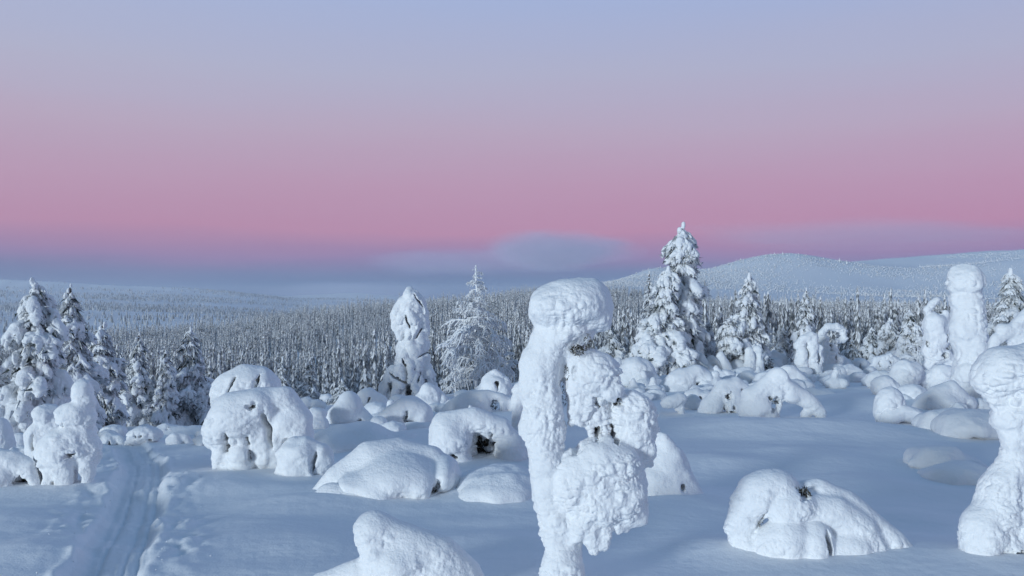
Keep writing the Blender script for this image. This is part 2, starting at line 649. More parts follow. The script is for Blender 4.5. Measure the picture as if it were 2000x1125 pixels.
_rows = np.stack([np.interp(L_PX, [p[0] for p in r], [p[1] for p in r]) for _, r in ROWS])
_rows = _smooth(_rows, 1.6, 1)
_ld = np.log([r[0] for r in ROWS])
LAT = np.stack([np.interp(L_LD, _ld, _rows[:, i]) for i in range(len(L_PX))], 1)
_t = tan_el(LAT)
_tf = _smooth(_t, 4.0, 0)
_w = np.clip((L_LD - math.log(500)) / 0.8, 0, 1)[:, None]      # keep the distant crests crisp
LAT_T = _tf * (1 - _w) + _smooth(_t, 1.3, 0) * _w
LAT_T[:5] = _t[:5]


def lat_tan(px, ld):
    u = np.clip((px - L_PX[0]) / 8.0, 0, len(L_PX) - 1.001)
    w = np.clip((ld - L_LD[0]) / 0.02, 0, len(L_LD) - 1.001)
    i, j = u.astype(int), w.astype(int)
    fu, fw = u - i, w - j
    return ((LAT_T[j, i] * (1 - fu) + LAT_T[j, i + 1] * fu) * (1 - fw)
            + (LAT_T[j + 1, i] * (1 - fu) + LAT_T[j + 1, i + 1] * fu) * fw)


TH_MAX = math.radians(55)
BUMPS = []          # (x, y, radius, height): snow banked round a buried shrub
TRAIL = None


def base_z(x, y):
    x = np.asarray(x, float)
    y = np.asarray(y, float)
    th = np.arctan2(x, y)
    r = np.hypot(x, y)

    def side(t):
        px = 1000 + F_PX * np.tan(t)
        d = np.maximum(r * np.cos(t), 0.01)
        dd = np.maximum(d, 3.0)
        return CAM_Z + dd * lat_tan(px, np.log(dd))
    t = np.clip(th, -TH_MAX, TH_MAX)
    z = side(t)
    w = np.clip((np.abs(th) - math.radians(70)) / math.radians(110), 0, 1)
    if np.any(w > 0):
        w = w * w * (3 - 2 * w)
        z = z * (1 - w) + w * 0.5 * (side(np.full_like(th, TH_MAX)) + side(np.full_like(th, -TH_MAX)))
    return z


def ground_z(x, y, detail=True):
    x = np.atleast_1d(np.asarray(x, float))
    y = np.atleast_1d(np.asarray(y, float))
    z = base_z(x, y)
    r = np.hypot(x, y)
    if not detail:
        return z
    p2 = np.stack([x, y, np.zeros_like(x)], 1)
    near = np.clip(1 - r / 60.0, 0, 1)
    z = z + near * (0.17 * fbm(p2 / np.array((5.0, 2.2, 1)), 3, 3) + 0.03 * fbm(p2 / np.array((1.6, 0.5, 1)), 8, 3))
    far = np.clip((r - 100) / 300, 0, 1)
    z = z + far * np.minimum(r * 0.0017, 5.0) * fbm(p2 / 75.0, 21, 4)
    for bx, by, br, bh in BUMPS:
        m = (np.abs(x - bx) < 3 * br) & (np.abs(y - by) < 3 * br)
        if m.any():
            z[m] += bh * np.exp(-((x[m] - bx) ** 2 + (y[m] - by) ** 2) / (br * br))
    if TRAIL is not None:
        z = z + trail_z(x, y)
    return z


def gz(x, y):
    return float(ground_z([x], [y])[0])


_DS = np.exp(np.linspace(math.log(3.2), math.log(70), 900))


def find_d(px, py):
    """depth at which the open snow at this picture column is seen at row py"""
    t = lat_tan(np.full(900, float(px)), np.log(_DS))
    tgt = float(tan_el(py))
    i = np.argmax(t >= tgt)
    return float(_DS[i]) if t[i] >= tgt else 45.0


# ---- the packed ski track
_tr = [(150, 1400), (190, 1180), (225, 1085), (255, 1010), (275, 955), (282, 915), (270, 890), (245, 872), (205, 858)]
_tp = [at(a, b, find_d(a, b)) for a, b in _tr]
_tp = [Vector((_tp[0].x - 0.3, -4.0, 0))] + _tp
_xy = np.array([(p.x, p.y) for p in _tp])
_u = np.linspace(0, 1, len(_xy))
_uu = np.linspace(0, 1, 240)
_fine = np.stack([np.interp(_uu, _u, _xy[:, 0]), np.interp(_uu, _u, _xy[:, 1])], 1)
for _ in range(160):
    _fine[1:-1] = 0.5 * _fine[1:-1] + 0.25 * (_fine[:-2] + _fine[2:])
TRAIL = _fine


def trail_coord(x, y):
    """signed distance across the track (positive right), and 0..1 along it"""
    best = np.full(len(x), 1e9)
    sgn = np.zeros(len(x))
    along = np.zeros(len(x))
    m = (y > -5) & (y < 22) & (x < 1.5) & (x > -14)
    xs, ys = x[m], y[m]
    if not m.any():
        return best, along
    bb, ss, al = best[m], sgn[m], along[m]
    for i in range(len(TRAIL) - 1):
        a, b = TRAIL[i], TRAIL[i + 1]
        dx, dy = b - a
        L = dx * dx + dy * dy + 1e-12
        t = np.clip(((xs - a[0]) * dx + (ys - a[1]) * dy) / L, 0, 1)
        qx, qy = xs - a[0] - t * dx, ys - a[1] - t * dy
        d = np.hypot(qx, qy)
        k = d < bb
        bb = np.where(k, d, bb)
        ss = np.where(k, np.sign(dx * -qy + dy * qx), ss)
        al = np.where(k, (i + t) / (len(TRAIL) - 1), al)
    best[m] = bb * ss
    along[m] = al
    return best, along


TRAIL_HALF = 0.25


def trail_z(x, y):
    s, al = trail_coord(x, y)
    a = np.abs(s)
    m = a < 1.3
    z = np.zeros(len(x))
    if not m.any():
        return z
    sm, am = s[m], a[m]
    p = np.stack([x[m], y[m], np.zeros(m.sum())], 1)
    fade = np.clip((1 - al[m]) / 0.2, 0, 1)
    edge = TRAIL_HALF + 0.06 * fbm(p * 2.3, 71, 3)
    inside = 1 / (1 + np.exp((am - edge) / 0.035))
    zz = -0.055 * inside
    zz += inside * (-0.022 * np.exp(-((sm - 0.10) / 0.018) ** 2) - 0.030 * np.exp(-((sm - 0.20) / 0.02) ** 2)
                    - 0.016 * np.exp(-((sm + 0.15) / 0.06) ** 2))
    zz += inside * (0.03 * fbm(p * 6.0, 61, 4))
    stripe = fbm(np.stack([sm * 16.0, al[m] * 9.0, np.zeros(m.sum())], 1), 68, 3)
    zz += inside * 0.016 * stripe
    zz += inside * -0.028 * np.exp(-((sm + 0.07) / 0.02) ** 2)
    zz += 0.030 * np.exp(-((am - edge - 0.06) / 0.05) ** 2) * np.clip(0.7 + fbm(p * 5.0, 69, 2), 0, 1.5)
    berm = np.exp(-((am - TRAIL_HALF - 0.20) / 0.22) ** 2)
    lumps = np.clip(0.60 - worley(p * 8.0, 66), -0.25, 0.6) * 0.7 + fbm(p * 5.0, 63, 3) * 0.8
    zz += berm * (0.010 + 0.075 * lumps) * np.clip(0.6 + 0.9 * fbm(p * 1.1, 64, 2), 0.1, 1.2)
    z[m] = zz * fade
    return z

# ------------------------------------------------------------------ snow-buried shrubs and saplings
SHRUBS = []


def shrub(label, base, prims, holes=(), A=1.5, L=9.0, top=0.15, k=9.0, h=None, off=None, d=None, name='snow_laden_shrub', cat='snow-covered shrub',
          bank=0.035, twigs=1.0, group=None, pop=0.6, through=(), deep=1.0):
    if deep != 1.0:
        prims = [p if p[0] != 'e' else p[:5] + (p[5] * deep, p[6], p[7] + p[5] * (deep - 1) * 0.75) for p in prims]
    SHRUBS.append(dict(label=label, base=base, prims=list(prims), holes=list(holes), A=A, L=L, top=top, k=k, h=h, off=off, d=d, name=name, cat=cat,
                       bank=bank, twigs=twigs, group=group, pop=pop, through=list(through)))


def H(px, py, rx, ry, rz=None, dy=None, rot=0):
    """a dark hollow under the crust"""
    return (px, py, rx, ry, rz, dy, rot)


def pods(n, x0, x1, y, r, seed, dy=-10, jit=6, drop=10):
    """a hanging fringe of small snow pods"""
    rg = random.Random(seed)
    out = []
    for i in range(n):
        x = x0 + (x1 - x0) * (i + 0.5) / n + rg.uniform(-3, 3)
        yy = y + rg.uniform(-jit, jit)
        rr = r * rg.uniform(0.7, 1.25)
        q = dy + rg.uniform(-8, 8)
        out.append(C((x, yy - drop - rr, rr * 1.1, q + 3), (x + rg.uniform(-2, 2), yy, rr * 0.8, q)))
    return out


BIG = 'snow_crusted_tree'
# --- three tall crusted trees
shrub('tall rime-crusted tree with a mushroom cap of snow and a round belly, in the middle', 1150, [
    E(1114, 600, 80, 50, 70, 0, 6), E(1080, 604, 44, 40, 46, 0, -14), E(1160, 600, 34, 48, 40), E(1176, 626, 16, 20, 18, 0, -4), E(1126, 584, 60, 36, 48),
    E(1104, 652, 56, 28, 44), E(1076, 668, 42, 30, 38), E(1068, 640, 20, 20, 20), E(1052, 618, 16, 18, 18), E(1110, 690, 36, 30, 32, 0, 6),
    E(1062, 712, 42, 46, 40), E(1085, 680, 36, 32, 34),
    E(1158, 732, 54, 46, 44, 0, 2), E(1196, 762, 24, 26, 26), E(1140, 706, 36, 26, 30), E(1128, 760, 30, 36, 28),
    C((1060, 720, 38, -4), (1063, 800, 40, -6), (1064, 860, 38, -6), (1066, 920, 33, -4), (1068, 965, 28, 0), (1086, 1010, 36, 2), (1104, 1060, 35, 2), (1100, 1100, 42, 0), (1098, 1150, 50, 0), (1098, 1200, 60, 0)),
    E(1040, 830, 22, 40, 22, 0, -10), E(1046, 770, 24, 34, 24, 0, -8),
    E(1130, 800, 30, 40, 26, 0, 10), E(1172, 822, 26, 44, 22, 0, 14), E(1150, 780, 34, 30, 24, 0, 4),
    E(1240, 834, 50, 64, 46, 0, 22), E(1262, 880, 28, 36, 28, 0, 22), E(1222, 790, 26, 22, 24, 0, 20), E(1232, 890, 34, 44, 30, 0, 20),
    E(1172, 930, 88, 74, 62, 0, -4), E(1118, 944, 38, 58, 40, 0, -18), E(1190, 905, 60, 46, 48, 0, -20), E(1216, 960, 40, 52, 40, 0, -14), E(1165, 980, 58, 40, 44, 0, -18),
    E(1232, 1000, 22, 30, 22, 0, -10), E(1150, 1010, 30, 26, 26, 0, -16),
    C((1090, 1000, 20, -8), (1094, 1020, 12, -10)),
] + pods(6, 1112, 1190, 1050, 11, 3, -26, 8, 16) + pods(5, 1195, 1262, 1016, 11, 4, -14, 10, 14) + [C((1156, 1040, 16, -20), (1157, 1070, 12, -18)), C((1178, 1030, 16, -20), (1176, 1056, 12, -18)),
                                       C((1208, 1015, 14, -16), (1210, 1034, 9, -14)), C((1226, 1015, 13, -10), (1227, 1036, 8, -8)), C((1248, 980, 12, -8), (1250, 1004, 9, -6))],
      holes=[H(1124, 684, 13, 10, 14), H(1145, 668, 7, 16, 12), H(1104, 728, 5, 16, 12), H(1164, 788, 9, 11, 16, -22), H(1166, 850, 9, 14, 22, -14), H(1207, 790, 9, 14, 20, -14),
             H(1104, 770, 5, 26, 20, -10), H(1200, 862, 7, 30, 20, 0)],
      through=[E(1122, 858, 13, 30, 90, 0, 0), E(1108, 810, 6, 40, 60, 0, 0)],
      A=4.2, L=13, top=0.35, k=10, h=1.75, name=BIG, cat='snow-covered tree', bank=0.03, pop=0.75, d=6.25)
shrub('crusted bent tree cut off by the right edge, bulky snow head over a thin waist', 1106, [
    E(1968, 728, 58, 52, 54), E(2010, 720, 50, 50, 50), E(1930, 742, 22, 34, 30), E(1950, 770, 24, 22, 26), E(1995, 790, 54, 34, 42), E(1978, 818, 40, 30, 36), E(2015, 830, 40, 36, 36, 0, -8),
    E(1985, 850, 30, 22, 28), C((1988, 850, 28), (1984, 890, 25), (1972, 920, 32), (1956, 956, 40), (1948, 1000, 44)),
    E(1920, 1040, 46, 58, 46, 0, -4), E(1950, 1010, 44, 50, 40), E(1905, 1070, 34, 36, 34, 0, -8), E(1960, 1060, 32, 40, 32, 0, -6), E(2000, 980, 36, 60, 40, 0, 8), E(2012, 1056, 36, 60, 40, 0, 6),
    C((1870, 1104, 22, 10), (1900, 1096, 30, 4)), E(1940, 1085, 30, 24, 28)] + pods(4, 1950, 1984, 1090, 9, 8, -26),
      holes=[H(1974, 1085, 9, 24, 26, -30), H(1896, 1098, 14, 4, 12, -34, 25)],
      A=4.2, L=13, top=0.22, k=11, h=1.9, name=BIG, cat='snow-covered tree', bank=0.05, pop=0.75, d=7.1)
shrub('tall upright pillar of snow with a rounded head, beside the right edge', 775, [
    E(1887, 551, 33, 34, 33), E(1890, 584, 31, 20, 31), C((1890, 600, 31), (1893, 650, 32), (1898, 690, 34), (1897, 730, 33), (1895, 800, 34)),
    E(1876, 640, 22, 26, 24, 0, -8), E(1908, 700, 24, 30, 26), E(1880, 735, 22, 26, 26, 0, -8)],
      A=3.6, L=12, top=0.3, k=9, h=1.7, name=BIG, cat='snow-covered tree', d=21.5, bank=0.05, pop=0.7)
# --- near mounds
shrub('lumpy boulder-like snow mound with a small dark cleft on top, front right', 1094, [
    E(1506, 956, 58, 40, 54), E(1478, 968, 40, 42, 44, 0, -10), C((1462, 985, 36, -6), (1442, 1030, 27, -8), (1452, 1080, 24, -10)), E(1535, 985, 50, 34, 44, 0, -22),
    C((1560, 972, 24, 16), (1605, 966, 27, 16), (1650, 990, 30, 14), (1690, 1025, 32, 12), (1750, 1066, 28, 10), (1788, 1096, 20, 10)), C((1570, 992, 30, -14), (1620, 1002, 36, -10), (1670, 1040, 40, -6), (1700, 1085, 36, -6)),
    E(1530, 1045, 46, 46, 46, 0, -30), E(1500, 1060, 36, 44, 40, 0, -28), E(1578, 1055, 36, 46, 40, 0, -40), E(1640, 1070, 62, 40, 50, 0, -16), E(1730, 1094, 60, 22, 46)]
      + pods(6, 1445, 1560, 1088, 12, 5, -38),
      holes=[H(1560, 960, 12, 13, 18, -52, 20), H(1480, 1010, 4, 24, 18, -44, -20), H(1597, 1050, 5, 30, 14, -66, 8), H(1516, 1080, 14, 9, 16, -68)],
      A=2.8, L=13, top=0.12, k=9, h=1.9, bank=0.05, off=46)
shrub('sleek snow mound lying like a seal at the lower middle edge', 1155, [
    E(732, 1042, 40, 37, 42), C((735, 1040, 36), (790, 1072, 44, 4), (850, 1100, 50, 8), (900, 1140, 46, 8)), E(780, 1100, 62, 42, 50, 0, -10), E(735, 1075, 26, 34, 32, 0, -10), C((630, 1150, 30, 4), (700, 1125, 34, 2), (760, 1115, 34)), E(850, 1135, 84, 50, 60, 0, 10), E(760, 1150, 90, 40, 60)],
      A=2.8, L=13, top=0.06, k=18, h=1.9, bank=0.04, d=6.25, deep=1.5)
shrub('broad snow mound with a drooping lip at its front, left of the central tree', 985, [
    E(775, 935, 88, 54, 70), C((596, 985, 12, 0), (660, 938, 28, 6), (720, 905, 36, 24), (775, 894, 32, 44), (835, 905, 30, 44), (885, 950, 24, 20)), E(740, 948, 70, 40, 60, 0, -12), E(758, 962, 40, 24, 42, 0, -46), E(700, 945, 36, 24, 34, 0, -34),
    E(822, 950, 44, 46, 56, 0, -10), E(868, 934, 26, 36, 40, 0, 0), E(650, 978, 60, 18, 44, 0, -8)],
      holes=[H(752, 983, 26, 5, 18, -86, 16), H(802, 976, 5, 8, 12, -76), H(855, 948, 8, 18, 16, -46, -30)], A=2.2, L=13, top=0.05, k=13, h=2.0, bank=0.06, deep=1.9)
shrub('low snow ledge spreading in front of the broad mound left of the central tree', 995, [
    C((590, 994, 14), (640, 972, 26), (690, 980, 30), (735, 1000, 20)), E(660, 990, 70, 28, 46)], A=0.7, L=14, top=0.05, k=16, h=2.2, bank=0.06, deep=1.8)
shrub('smooth low snow dome just left of the central tree', 988, [
    E(972, 965, 78, 48, 70), E(930, 972, 44, 36, 50), E(1010, 965, 46, 42, 50)], A=0.5, L=16, top=0.05, k=24, h=2.2, bank=0.12, deep=1.8)
shrub('snow mound hollowed into a cave with a dark mouth, left of the central tree', 915, [
    E(880, 860, 44, 48, 46, 0, -6), E(868, 876, 30, 36, 34, 0, -16), C((872, 840, 34), (925, 822, 23, 0), (975, 838, 24, 4), (1010, 876, 25, 4), (1030, 918, 20, 4)), E(1000, 885, 34, 46, 40, 0, 6), E(905, 895, 32, 28, 34, 0, -8),
    C((900, 912, 16), (950, 908, 14), (1000, 912, 18)), E(945, 870, 48, 40, 20, 0, 34)],
      holes=[H(943, 872, 25, 28, 40, -2), H(892, 886, 7, 5, 12, -40)], A=2.4, L=12, top=0.08, k=12, h=1.8, bank=0.07)
shrub('big twin-lobed mushroom of snow drooping over ragged skirts, left of centre', 936, [
    E(470, 818, 64, 54, 60), E(440, 836, 42, 40, 44, 0, -8), E(500, 800, 50, 40, 50), C((505, 790, 30, 6), (550, 788, 30, 8), (582, 822, 26, 8), (592, 858, 18, 6), (580, 880, 14, 4)), E(560, 830, 42, 44, 40, 0, 12),
    E(575, 860, 28, 34, 30, 0, 4), E(415, 862, 20, 20, 22), E(436, 884, 20, 26, 22, 0, -8), E(440, 905, 12, 12, 12, 0, -10), C((478, 886, 20, -22), (478, 940, 18, -20)), E(478, 880, 20, 18, 20, 0, -28),
    C((512, 850, 20, -16), (516, 895, 17, -14), (514, 914, 10, -12)), C((536, 850, 18, -8), (538, 905, 16, -6)), E(500, 866, 30, 30, 30), C((455, 870, 14, -14), (452, 900, 12, -12)), C((500, 880, 22, 4), (500, 945, 22, 4))]
      + pods(4, 425, 455, 912, 7, 12, -14),
      holes=[H(506, 793, 9, 6, 14, -46, 20), H(530, 838, 6, 34, 26, -34, 10), H(456, 862, 6, 22, 22, -46, -14), H(495, 854, 6, 10, 20, -48), H(497, 922, 9, 10, 22, -30), H(494, 886, 4, 16, 14, -44), H(562, 870, 6, 18, 20, -28)],
      A=2.6, L=12, top=0.06, k=9, h=1.8, bank=0.04)
shrub('cracked round snow dome rising behind the twin-lobed mushroom, left of centre', 800, [
    E(480, 758, 58, 44, 50), E(446, 768, 28, 36, 32, 0, -8), E(515, 752, 30, 30, 34), C((430, 770, 14, -6), (428, 800, 12, -6))],
      holes=[H(464, 752, 3.2, 21, 16, -44, -24), H(509, 744, 3, 18, 14, -36, -14)], A=1.8, L=10, top=0.1, k=9, h=1.8, d=15.5, bank=0.04)
shrub('rounded hooded snow shrub with one dark slit, at the foot of the twin-lobed mushroom', 946, [
    E(585, 892, 42, 40, 42), E(575, 925, 34, 34, 36, 0, -4), C((600, 880, 26), (630, 884, 16, 0), (640, 905, 12), (632, 930, 12)), E(625, 895, 20, 28, 26, 0, 6), C((602, 905, 12, -22), (606, 935, 11, -20))],
      holes=[H(618, 900, 4, 20, 18, -22, -14)], A=1.8, L=11, top=0.06, k=10, h=1.8, bank=0.06)
shrub('low draped snow shoulder with a short ledge behind the hooded shrub', 888, [
    E(690, 866, 62, 32, 50), E(650, 872, 46, 30, 40), E(725, 868, 40, 26, 40), E(668, 870, 26, 18, 30, 0, -30), E(760, 870, 50, 18, 40, 0, 10)],
      holes=[H(668, 892, 20, 9, 20, -52)], A=0.8, L=13, top=0.05, k=16, h=2.2, bank=0.08, twigs=0, deep=2.0)
shrub('bust-shaped snow figure with a round head among the mounds left of centre', 836, [
    E(683, 790, 22, 24, 23), E(672, 812, 30, 28, 30), C((676, 800, 22), (660, 830, 26), (640, 846, 18)), C((695, 800, 14, 4), (712, 822, 18, 4), (728, 846, 16, 4)), E(705, 830, 22, 26, 28, 0, 6)],
      holes=[H(704, 822, 5, 7, 12, -20, -25)], A=1.4, L=9, top=0.08, k=8, h=1.6, bank=0.06)
shrub('small round snow shrub with dark slits behind the snow figure with a round head', 800, [
    E(718, 776, 22, 18, 20), E(736, 786, 20, 18, 20), E(706, 784, 12, 16, 16)], holes=[H(723, 780, 2.2, 7, 9, -19, -25)], A=1.2, L=7, top=0.1, k=7, h=1.5)
shrub('smooth drooping snow hump between the snow figure and the slit-eyed mound', 822, [
    E(738, 806, 28, 20, 26), E(720, 806, 18, 14, 18), E(752, 812, 18, 14, 18)], A=0.8, L=9, k=9, h=1.7)
shrub('knobbly little snow ball at the wood edge behind the twin-lobed mushroom', 800, [
    E(600, 787, 13, 12, 12), E(618, 790, 12, 10, 12), E(630, 794, 9, 8, 9)], A=1.8, L=6, top=0.4, k=5, h=1.3)
shrub('stacked pair of snow cushions beside the twin-lobed mushroom', 844, [
    E(618, 808, 20, 12, 18, 0, 4), E(622, 828, 22, 16, 20, 0, -4), E(606, 815, 10, 9, 10)], A=1.3, L=7, top=0.15, k=5, h=1.5)
shrub('snow dome split by a crescent-shaped dark green slit, left of the cave mound', 832, [
    C((745, 826, 16), (765, 808, 20), (785, 800, 20)), E(800, 800, 34, 24, 30, 0, 6), E(825, 812, 22, 22, 26, 0, 8), E(770, 815, 24, 18, 22, 0, -6)],
      holes=[H(794, 812, 5, 14, 16, -24, -18)], A=0.9, L=10, top=0.05, k=8, h=1.6)
shrub('snow cushion lying below the slit-eyed dome, left of the cave mound', 842, [E(820, 838, 32, 14, 26), E(800, 836, 16, 10, 18)], A=0.6, L=10, k=10, h=1.8)
shrub('small shiny snow hump in front of the hunched white spruce', 790, [E(776, 780, 16, 10, 14), E(768, 784, 10, 8, 10)], A=0.8, L=6, k=5, h=1.4)
shrub('snow sapling like a hooded face beside the hunched white spruce', 802, [
    E(836, 764, 18, 16, 17), E(828, 782, 22, 18, 20), E(842, 792, 18, 16, 18), E(850, 772, 9, 20, 12, 0, 4)], holes=[], A=1.5, L=7, top=0.15, k=6, h=1.4)
shrub('leaning snow pillow behind the hooded snow face, left of the frosted larch', 800, [C((852, 762, 8), (862, 778, 11), (866, 800, 12)), E(858, 790, 14, 14, 14)], A=1.0, L=7, k=5, h=1.4)
shrub('arched snow bough with see-through loops, just left of the central tree', 816, [
    C((866, 808, 10), (900, 784, 15), (940, 774, 14), (975, 776, 11), (1000, 792, 9), (1006, 812, 9)), E(915, 795, 40, 22, 30), C((975, 776, 9, -4), (984, 796, 8, -4), (984, 816, 8, -4)), C((948, 780, 10, -8), (950, 814, 9, -8)), E(930, 806, 30, 14, 24)],
      holes=[H(964, 792, 7, 13, 20, -6, -15)], A=0.9, L=9, top=0.06, k=6, h=1.5)
shrub('small lumpy snow heap at the left foot of the arched snow bough', 808, [E(872, 800, 22, 12, 18), E(884, 790, 12, 10, 12)], A=1.2, L=7, k=6, h=1.4)
shrub('frosted snow bush with looping white branches in front of the larch', 790, [
    E(965, 752, 26, 20, 24), E(945, 768, 20, 18, 20), E(980, 765, 18, 22, 20), C((950, 740, 8), (968, 730, 8), (988, 742, 8), (996, 765, 8))], holes=[H(970, 752, 4, 9, 14, -20, 15)], A=1.8, L=7, top=0.3, k=5, h=1.4)
shrub('upright snow stump peeping out left of the central tree', 850, [C((1016, 760, 13), (1012, 800, 15), (1014, 850, 17))], A=2.0, L=9, top=0.2, k=6, h=1.6, d=13)
shrub('tent-shaped snow cone rising just right of the central tree', 984, [
    C((1292, 858, 16), (1306, 900, 34), (1312, 970, 48)), E(1290, 905, 30, 40, 34, 0, 4), C((1318, 900, 22, 4), (1340, 950, 26, 4), (1358, 985, 22, 4)), E(1284, 950, 34, 44, 38, 0, -8)],
      holes=[H(1329, 945, 4, 7, 12, -34)], A=2.0, L=12, top=0.12, k=12, h=2.0, bank=0.08)
# --- right-hand field
shrub('lumpy snow dome like a bowed head below the tall spruce', 757, [
    E(1245, 727, 36, 26, 32), E(1226, 735, 20, 20, 22), E(1270, 742, 22, 18, 24), E(1240, 748, 30, 12, 26), E(1238, 708, 16, 8, 12)], holes=[H(1246, 752, 3, 6, 12, -28), H(1262, 753, 3, 5, 12, -26)], A=1.8, L=8, top=0.15, k=7, h=1.4)
shrub('small drooping snow bush squeezed left of the bowed-head snow dome', 744, [C((1190, 740, 8), (1194, 712, 9), (1206, 706, 8), (1212, 726, 7), (1214, 744, 7)), E(1198, 728, 12, 16, 12)], A=1.6, L=6, top=0.2, k=5, h=1.3)
shrub('snow mound with an overhanging grotto, nearest the tall spruce', 768, [
    E(1330, 738, 28, 20, 26), C((1300, 758, 14), (1330, 735, 16), (1360, 726, 15), (1380, 740, 13), (1392, 764, 9)), E(1364, 742, 30, 22, 20, 0, 12), E(1318, 758, 26, 14, 24)],
      holes=[H(1370, 755, 15, 13, 24, -8)], A=1.5, L=7, top=0.08, k=7, h=1.5)
shrub('small mushroom-shaped snow clump on a short leg in the right field', 812, [
    E(1314, 784, 20, 13, 18), E(1326, 778, 14, 11, 14), C((1328, 790, 9), (1332, 815, 7)), E(1300, 788, 8, 8, 9)], A=1.6, L=7, top=0.1, k=5, h=1.4)
shrub('rounded snow bud beside the mushroom-shaped clump in the right field', 805, [E(1353, 788, 17, 18, 17), E(1362, 796, 10, 10, 12)], A=1.2, L=7, top=0.1, k=5, h=1.4)
shrub('arched snow mound with several dark windows, left of the big two-legged arch', 810, [
    C((1372, 806, 15), (1392, 780, 16), (1410, 758, 16), (1436, 752, 15), (1462, 766, 12)), E(1432, 775, 26, 26, 24), E(1440, 795, 22, 18, 22), E(1390, 792, 24, 18, 22), C((1424, 775, 9, -14), (1426, 808, 8, -14))],
      holes=[H(1419, 774, 6, 8, 14, -18), H(1414, 793, 4, 6, 12, -20), H(1429, 795, 4, 4, 12, -24), H(1426, 803, 6, 3, 12, -22), H(1446, 758, 4, 3, 8, -18)], A=1.3, L=8, top=0.08, k=6, h=1.4)
shrub('big snow arch standing on two legs with an open hole under it, right field', 822, [
    E(1476, 795, 32, 28, 30), C((1470, 775, 22), (1500, 755, 20), (1520, 748, 20), (1550, 760, 17, 2), (1580, 782, 14, 2), (1602, 808, 12, 2), (1606, 822, 10, 2)), E(1520, 740, 24, 18, 24), E(1514, 765, 22, 22, 22),
    E(1545, 772, 20, 14, 18), C((1480, 800, 26), (1510, 822, 14)), C((1522, 770, 10, -4), (1520, 800, 6, -2), (1519, 815, 4)), E(1575, 808, 10, 12, 10, 0, 6)],
      holes=[H(1508, 790, 6, 18, 20, -10, -28), H(1500, 780, 5, 5, 12, -22), H(1512, 784, 4, 4, 10, -22)], A=1.4, L=8, top=0.06, k=6, h=1.4, twigs=0.7, through=[E(1543, 808, 18, 17, 60)])
shrub('smooth snow hump directly behind the peak of the big two-legged arch', 757, [E(1500, 745, 30, 20, 26), E(1484, 752, 16, 12, 16)], A=0.7, L=9, k=7, h=1.5)
shrub('looped snow bough right behind the big two-legged arch', 762, [
    C((1518, 735, 10), (1540, 724, 12), (1562, 738, 12), (1578, 758, 9)), C((1536, 728, 10, -4), (1552, 745, 9, -4), (1556, 760, 8, -4)), E(1530, 745, 16, 14, 16)], A=1.0, L=7, k=5, h=1.4)
shrub('flat lens-shaped snow drift mound right of the big two-legged arch', 780, [E(1610, 782, 34, 22, 28), E(1590, 778, 22, 18, 20)], A=0.4, L=9, k=9, h=1.7, bank=0.0, deep=1.5)
shrub('low arched snow bough beyond the lens-shaped drift, right field', 744, [C((1600, 742, 6), (1616, 730, 7), (1634, 732, 7), (1648, 744, 6)), E(1655, 742, 14, 8, 12)], A=0.7, L=6, k=5, h=1.3)
shrub('crouching snow figure with a pointed shoulder in front of the tall spruce', 731, [
    E(1390, 706, 12, 12, 12), E(1384, 720, 16, 14, 15), C((1398, 705, 6, -4), (1406, 722, 6, -6)), E(1402, 722, 14, 12, 14)], holes=[H(1391, 716, 2, 6, 8, -14, -30)], A=1.2, L=6, top=0.15, k=4, h=1.2)
shrub('slanting snow post leaning left, right of the crouching snow figure', 732, [C((1408, 694, 7), (1418, 712, 8), (1428, 734, 8))], A=0.9, L=6, k=4, h=1.2)
shrub('two soft snow pillows in front of the crouching snow figure', 745, [E(1390, 736, 22, 10, 18), E(1420, 732, 18, 11, 16)], A=0.6, L=7, k=7, h=1.4)
shrub('wedge-shaped snow hood with a dark underside among the posts, right field', 730, [E(1442, 714, 15, 11, 14), C((1436, 712, 8), (1456, 722, 4)), E(1440, 725, 16, 8, 14)], holes=[H(1446, 724, 8, 2.5, 8, -13, -15)], A=0.7, L=6, k=5, h=1.2)
shrub('thick rounded snow post, the left one of the pair of posts in the right field', 730, [C((1464, 686, 9), (1466, 705, 11), (1465, 732, 12))], A=0.9, L=7, k=4, h=1.2, name='snow_covered_sapling', cat='snow-covered sapling')
shrub('slim snow post with a knob on top, right one of the pair of posts', 732, [E(1480, 683, 10, 8, 9), C((1483, 690, 6), (1484, 712, 8), (1486, 732, 9))], A=1.0, L=6, k=4, h=1.2, name='snow_covered_sapling', cat='snow-covered sapling')
shrub('thin white snow column standing up before the small dark spruces', 692, [C((1489, 648, 5), (1491, 668, 6), (1490, 700, 8))], A=0.9, L=6, k=4, h=1.2, d=37, name='snow_covered_sapling', cat='snow-covered sapling')
shrub('folded double snow hood right of the pair of posts', 722, [C((1498, 702, 8), (1512, 692, 9), (1528, 700, 8), (1536, 716, 7)), E(1510, 708, 18, 9, 14, 0, -6), E(1515, 718, 20, 9, 15, 0, -8)], A=0.8, L=6, k=4, h=1.2)
shrub('grey-shaded snow hump left of the peak of the big two-legged arch', 755, [E(1462, 738, 20, 14, 18), E(1448, 744, 12, 10, 14)], A=0.6, L=7, k=6, h=1.3)
shrub('tiny snow knob right of the folded double hood', 722, [E(1548, 714, 10, 8, 9), E(1556, 718, 8, 7, 8)], A=0.8, L=5, k=4, h=1.2)
